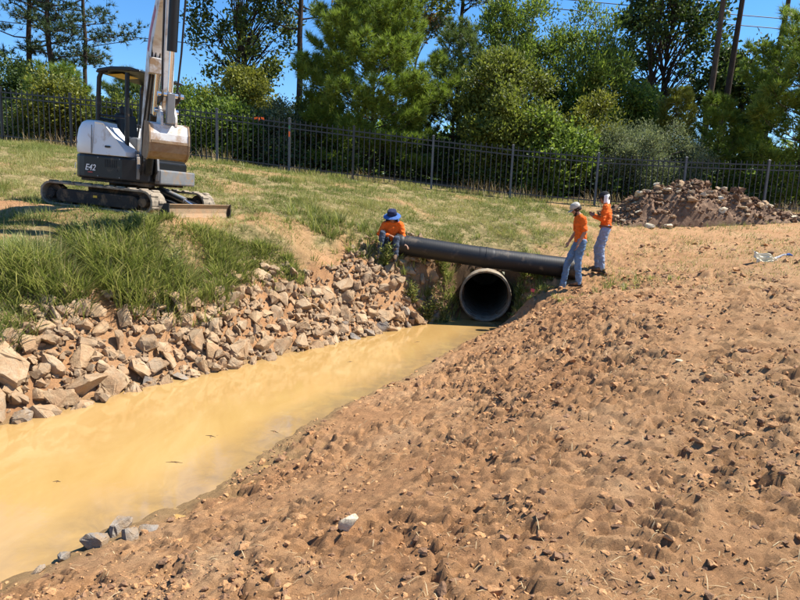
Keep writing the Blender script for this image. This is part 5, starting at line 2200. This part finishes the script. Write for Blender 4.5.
# ------------------------------------------------------------------ spoil heap
def build_heap():
    r = random.Random(41)
    cx, cy = 8.75, 18.15
    root = empty("spoil_heap", "heap of dug-out brown clay with pale stones piled in front of the fence", "soil heap", (cx, cy, 2.4))
    xs, ys = np.linspace(5.7, 12.4, 190), np.linspace(16.9, 19.35, 76)
    X, Y = np.meshgrid(xs, ys)

    def hh(x, y):
        crest = np.interp(x, [5.7, 6.2, 6.8, 7.4, 8.1, 8.7, 9.3, 9.9, 10.5, 11.2, 11.8, 12.4], [0, .12, .52, .86, .98, .90, .72, .64, .36, .14, .0, 0])
        w = np.clip(1 - ((y - 18.15) / 1.12) ** 2, 0, 1) ** .75
        f1, c1 = worley(x * 3.2, y * 3.2, 5)
        f2, c2 = worley(x * 7.5, y * 7.5, 6)
        f3, c3 = worley(x * 14, y * 14, 7)
        lum = sstep(.75, .1, f1) * c1 * .14 + sstep(.7, .15, f2) * c2 * .09 + sstep(.7, .2, f3) * c3 * .05 + (fbm(x * 3, y * 3, 3, 5, .6) - .5) * .22
        base = crest * w
        return base * (.82 + .36 * fbm(x * 1.5, y * 1.5, 9, 3)) + lum * np.clip(base * 2.2, 0, 1)
    H = hh(X, Y)
    Z = land(X, Y) + H - .05
    ny, nx = X.shape
    idx = np.arange(nx * ny).reshape(ny, nx)
    f = np.stack([idx[:-1, :-1], idx[:-1, 1:], idx[1:, 1:], idx[1:, :-1]], -1).reshape(-1, 4)
    V = np.c_[X.ravel() - cx, Y.ravel() - cy, Z.ravel() - 2.4]
    keep = (H.ravel()[f] > .01).any(1)
    me = np_mesh("mound", V, f[keep])
    shade(me, 50)
    link("mound", me, "spoil_clay", root)
    P = []
    for i in range(330):
        x, y = r.uniform(5.9, 12.3), 18.15 + r.gauss(-.35, .42)
        y = min(19.2, max(16.85, y))
        h = float(hh(np.array([x]), np.array([y]))[0])
        if h < .05 and r.random() < .6:
            continue
        z = float(land(x, y)) + h - .05
        q = r.uniform(.06, .12) * (1.7 if r.random() < .12 else 1)
        k = r.random()
        if k < .58:
            nm, me = "clod", r.choice(SPOIL)
        elif k < .86:
            nm, me = "stone", r.choice(SAND)
        else:
            nm, me = "pale_stone", r.choice(PALE)
        o = bpy.data.objects.new(nm, me)
        COL.objects.link(o)
        o.parent = root
        rot = Matrix.Rotation(r.uniform(0, 6.28), 3, 'Z') @ Matrix.Rotation(r.gauss(0, .6), 3, 'X')
        o.matrix_local = mat4(Vector((x - cx, y - cy, z + q * .35 - 2.4)), rot, (q * 1.15, q, q))
    lst = []
    for i in range(1500):
        x, y = r.uniform(5.8, 12.4), min(19.2, max(16.7, 18.15 + r.gauss(-.4, .5)))
        h = float(hh(np.array([x]), np.array([y]))[0])
        if h < .03 and r.random() < .7:
            continue
        q = r.uniform(.018, .05)
        rot = Matrix.Rotation(r.uniform(0, 6.28), 3, 'Z') @ Matrix.Rotation(r.gauss(0, .6), 3, 'X')
        lst.append((r.choice(CRUMB), mat4(Vector((x - cx, y - cy, float(land(x, y)) + h - .05 + q * .3 - 2.4)), rot, (q * 1.2, q, q))))
    joined("loose_soil", lst, "spoil_clay", root)
    for x, y, q in ((7.55, 17.75, .16), (7.95, 17.8, .15), (9.0, 17.5, .15), (6.85, 16.98, .17), (7.35, 16.95, .19), (9.55, 17.3, .13), (6.2, 17.3, .12)):
        h = float(hh(np.array([x]), np.array([y]))[0])
        o = bpy.data.objects.new("pale_stone", r.choice(PALE))
        COL.objects.link(o)
        o.parent = root
        o.matrix_local = mat4(Vector((x - cx, y - cy, float(land(x, y)) + h + .02 - 2.4)), Matrix.Rotation(r.uniform(0, 6), 3, 'Z'), (q, q * .8, q * .8))


build_heap()


# ------------------------------------------------------------------ small things
def build_rag():
    x, y = 6.97, 11.5
    z = gz(x, y)
    root = empty("feed_sack", "crumpled cream cloth scrap with a thin strap lying on the dry soil", "cloth", (x, y, z))
    vs, fs, n = [], [], 14
    for i in range(n):
        for j in range(n):
            u, v = i / (n - 1) - .5, j / (n - 1) - .5
            w = .5 + u
            px = -.30 + .42 * w
            py = v * (.46 - .36 * w)
            pz = .03 + .09 * abs(math.sin(9 * v + 3 * u)) * (1 - w * .5) + .06 * w + .03 * math.sin(11 * u)
            vs.append((px, py, pz))
    for i in range(n - 1):
        for j in range(n - 1):
            fs.append((i * n + j, i * n + j + 1, (i + 1) * n + j + 1, (i + 1) * n + j))
    o = MB().add(vs, fs).build("cloth", "rag_cream", root, smooth=True)
    o.rotation_euler = (R(48), 0, 0)
    o.modifiers.new("thick", 'SOLIDIFY').thickness = .006
    MB().tube([(.08, 0, .08), (.17, .01, .12), (.26, .0, .17), (.33, -.01, .18)], [.028, .022, .018, .016], 8).build("strap", "towel_white", root, smooth=True)
    MB().tube([(.31, -.01, .178), (.36, -.01, .185), (.42, -.02, .165)], [.021, .024, .012], 8).build("strap_end", "hat_blue", root, smooth=True)


build_rag()


def build_marker_flag():
    x, y = 2.76, 12.72
    z = gz(x, y)
    root = empty("marker_flag", "small pink survey flag on a wire beside the culvert", "flag", (x, y, z))
    MB().tube([(0, 0, -.05), (.01, 0, .20)], .003, 6).build("wire", "cable_black", root)
    o = MB().add([(.01, 0, .20), (.085, -.02, .195), (.08, -.03, .125), (.008, 0, .13)], [(0, 1, 2, 3)]).build("flag", "flag_pink", root)
    o.modifiers.new("thick", 'SOLIDIFY').thickness = .003


build_marker_flag()


def build_cables():
    spec = [((-60, 62, 20.2), (60, 60, 15.6), 2.0, "sagging overhead cable crossing high behind the pines", .04),
            ((-40, 36, 17.3), (40, 36, 13.1), .6, "upper overhead power line crossing in front of the tall pines", .025),
            ((-40, 36, 16.8), (40, 36, 12.55), .6, "lower overhead power line crossing in front of the tall pines", .025)]
    for a, b, sag, lab, rad in spec:
        a, b = Vector(a), Vector(b)
        pts = [a.lerp(b, t / 24) - Vector((0, 0, sag * 4 * (t / 24) * (1 - t / 24))) for t in range(25)]
        o = MB().tube(pts, rad, 6).build("overhead_cable", "cable_black", None, smooth=True)
        tag(o, lab, "cable")


build_cables()


def build_weed(x, y, h, label, seed, n=9):
    """upright weed: stems with narrow leaves"""
    r = np.random.default_rng(seed)
    z = gz(x, y)
    root = empty("weed_plant", label, "plant", (x, y, z - .03))
    m = MB()
    C, A, S = [], [], []
    for k in range(n):
        a = r.uniform(0, 6.28)
        ln = r.uniform(.1, .45) * h
        hh = h * r.uniform(.55, 1.05)
        pts = [Vector((math.cos(a) * ln * t * t, math.sin(a) * ln * t * t, hh * t)) for t in (0, .35, .7, 1)]
        m.tube(pts, [.006, .005, .004, .002], 4)
        for t in np.linspace(.12, 1, 13):
            q = at_path(pts, t)
            for s in range(2):
                d = r.normal(size=3)
                d[2] = abs(d[2]) * .6 + .35
                d /= np.linalg.norm(d)
                L = .15 * r.uniform(.6, 1.2) * (1.15 - .6 * t)
                C.append(np.array(q) + d * L * .5)
                A.append(d)
                S.append(L)
    m.build("stem", "grass_tall", root)
    foliage("leaves", [leaves_np(np.array(C), np.array(A), np.array(S), r, .16)], "grass_tall", root)


build_weed(.62, 12.78, .78, "tall leafy weed growing in front of the drain pipe beside the culvert", 1, 12)
build_weed(.25, 12.72, .50, "short leafy weed at the foot of the drain pipe", 2, 9)
build_weed(-.35, 12.75, .52, "bushy weed in front of the sitting worker", 3, 12)
build_weed(.98, 13.02, .38, "small weed hanging beside the culvert rim over the stones", 4, 8)
build_weed(2.62, 13.16, .32, "sprig of weed growing across the culvert opening", 5, 6)
build_weed(.92, 13.40, .45, "dark leafy weed on the dark soil left of the culvert below the pipe", 8, 11)
build_weed(2.75, 13.35, .42, "leafy weed on the shaded soil between the culvert and the standing worker", 9, 11)
build_weed(2.95, 13.05, .30, "low weed patch beside the pink survey flag", 10, 12)
build_weed(-3.55, 9.35, .62, "spiky weed stalk in front of the excavator blade", 6, 5)
build_weed(-4.62, 9.05, .72, "tall stalk rising from the long grass in front of the excavator track", 7, 4)


def debris(x, y, s, label, seed):
    r = np.random.default_rng(seed)
    root = empty("floating_debris", label, "debris", (x, y, 0))
    m = MB()
    a = r.uniform(-.6, .6)
    d = Vector((math.cos(a), math.sin(a), 0)) * s * .5
    m.tube([-d, Vector((0, .01, .004)), d * .9], [.002, .004, .002], 5)
    m.build("twig", "wood_twig", root)
    o = bpy.data.objects.new("leaf_scrap", CLOD[(seed + 3) % len(CLOD)])
    COL.objects.link(o)
    o.parent = root
    o.matrix_local = mat4(Vector((s * .45, s * .25, -.003)), Matrix.Rotation(1.0, 3, 'Z'), (s * .22, s * .07, .008))
    o = bpy.data.objects.new("mud_clump", CLOD[seed % len(CLOD)])
    COL.objects.link(o)
    o.parent = root
    o.matrix_local = mat4(Vector((0, 0, -.004)), Matrix.Rotation(r.uniform(0, 6), 3, 'Z'), (s * .45, s * .13, .012))


debris(-2.06, 5.38, .17, "dark twig clump floating in midstream of the ditch", 1)
debris(-1.93, 6.05, .13, "thin dark twigs floating beyond the midstream clump", 2)
debris(-1.30, 6.25, .12, "dark mud clot floating near the clay margin", 3)
debris(.35, 10.9, .14, "speck of dark debris floating before the culvert", 4)
debris(-.75, 9.3, .10, "small dark leaf scrap afloat halfway to the culvert", 5)
debris(-2.9, 4.9, .07, "tiny dark scrap afloat near the grey boulders", 6)


def puddle(x, y, rx, ry, label, rz):
    z = min(float(v) for v in ground_z(np.array([x, x + rx * .6, x - rx * .6]), np.array([y, y + ry * .6, y - ry * .6]))) + .012
    pts = []
    r = random.Random(int(x * 100))
    for k in range(22):
        t = 6.283 * k / 22
        q = 1 + .22 * math.sin(3 * t + r.random()) + r.gauss(0, .05)
        a, b = rx * q * math.cos(t), ry * q * math.sin(t)
        pts.append((a * math.cos(rz) - b * math.sin(rz), a * math.sin(rz) + b * math.cos(rz)))
    o = MB().prism(pts, lambda a, b, t: Vector((x + a, y + b, z + t)), -.03, 0).build("puddle", "muddy_water")
    tag(o, label, kind='structure')


puddle(-1.56, 3.70, .115, .07, "small puddle of muddy water in the churned margin", .5)
puddle(-1.60, 4.24, .05, .10, "narrow puddle of muddy water between clods", .2)
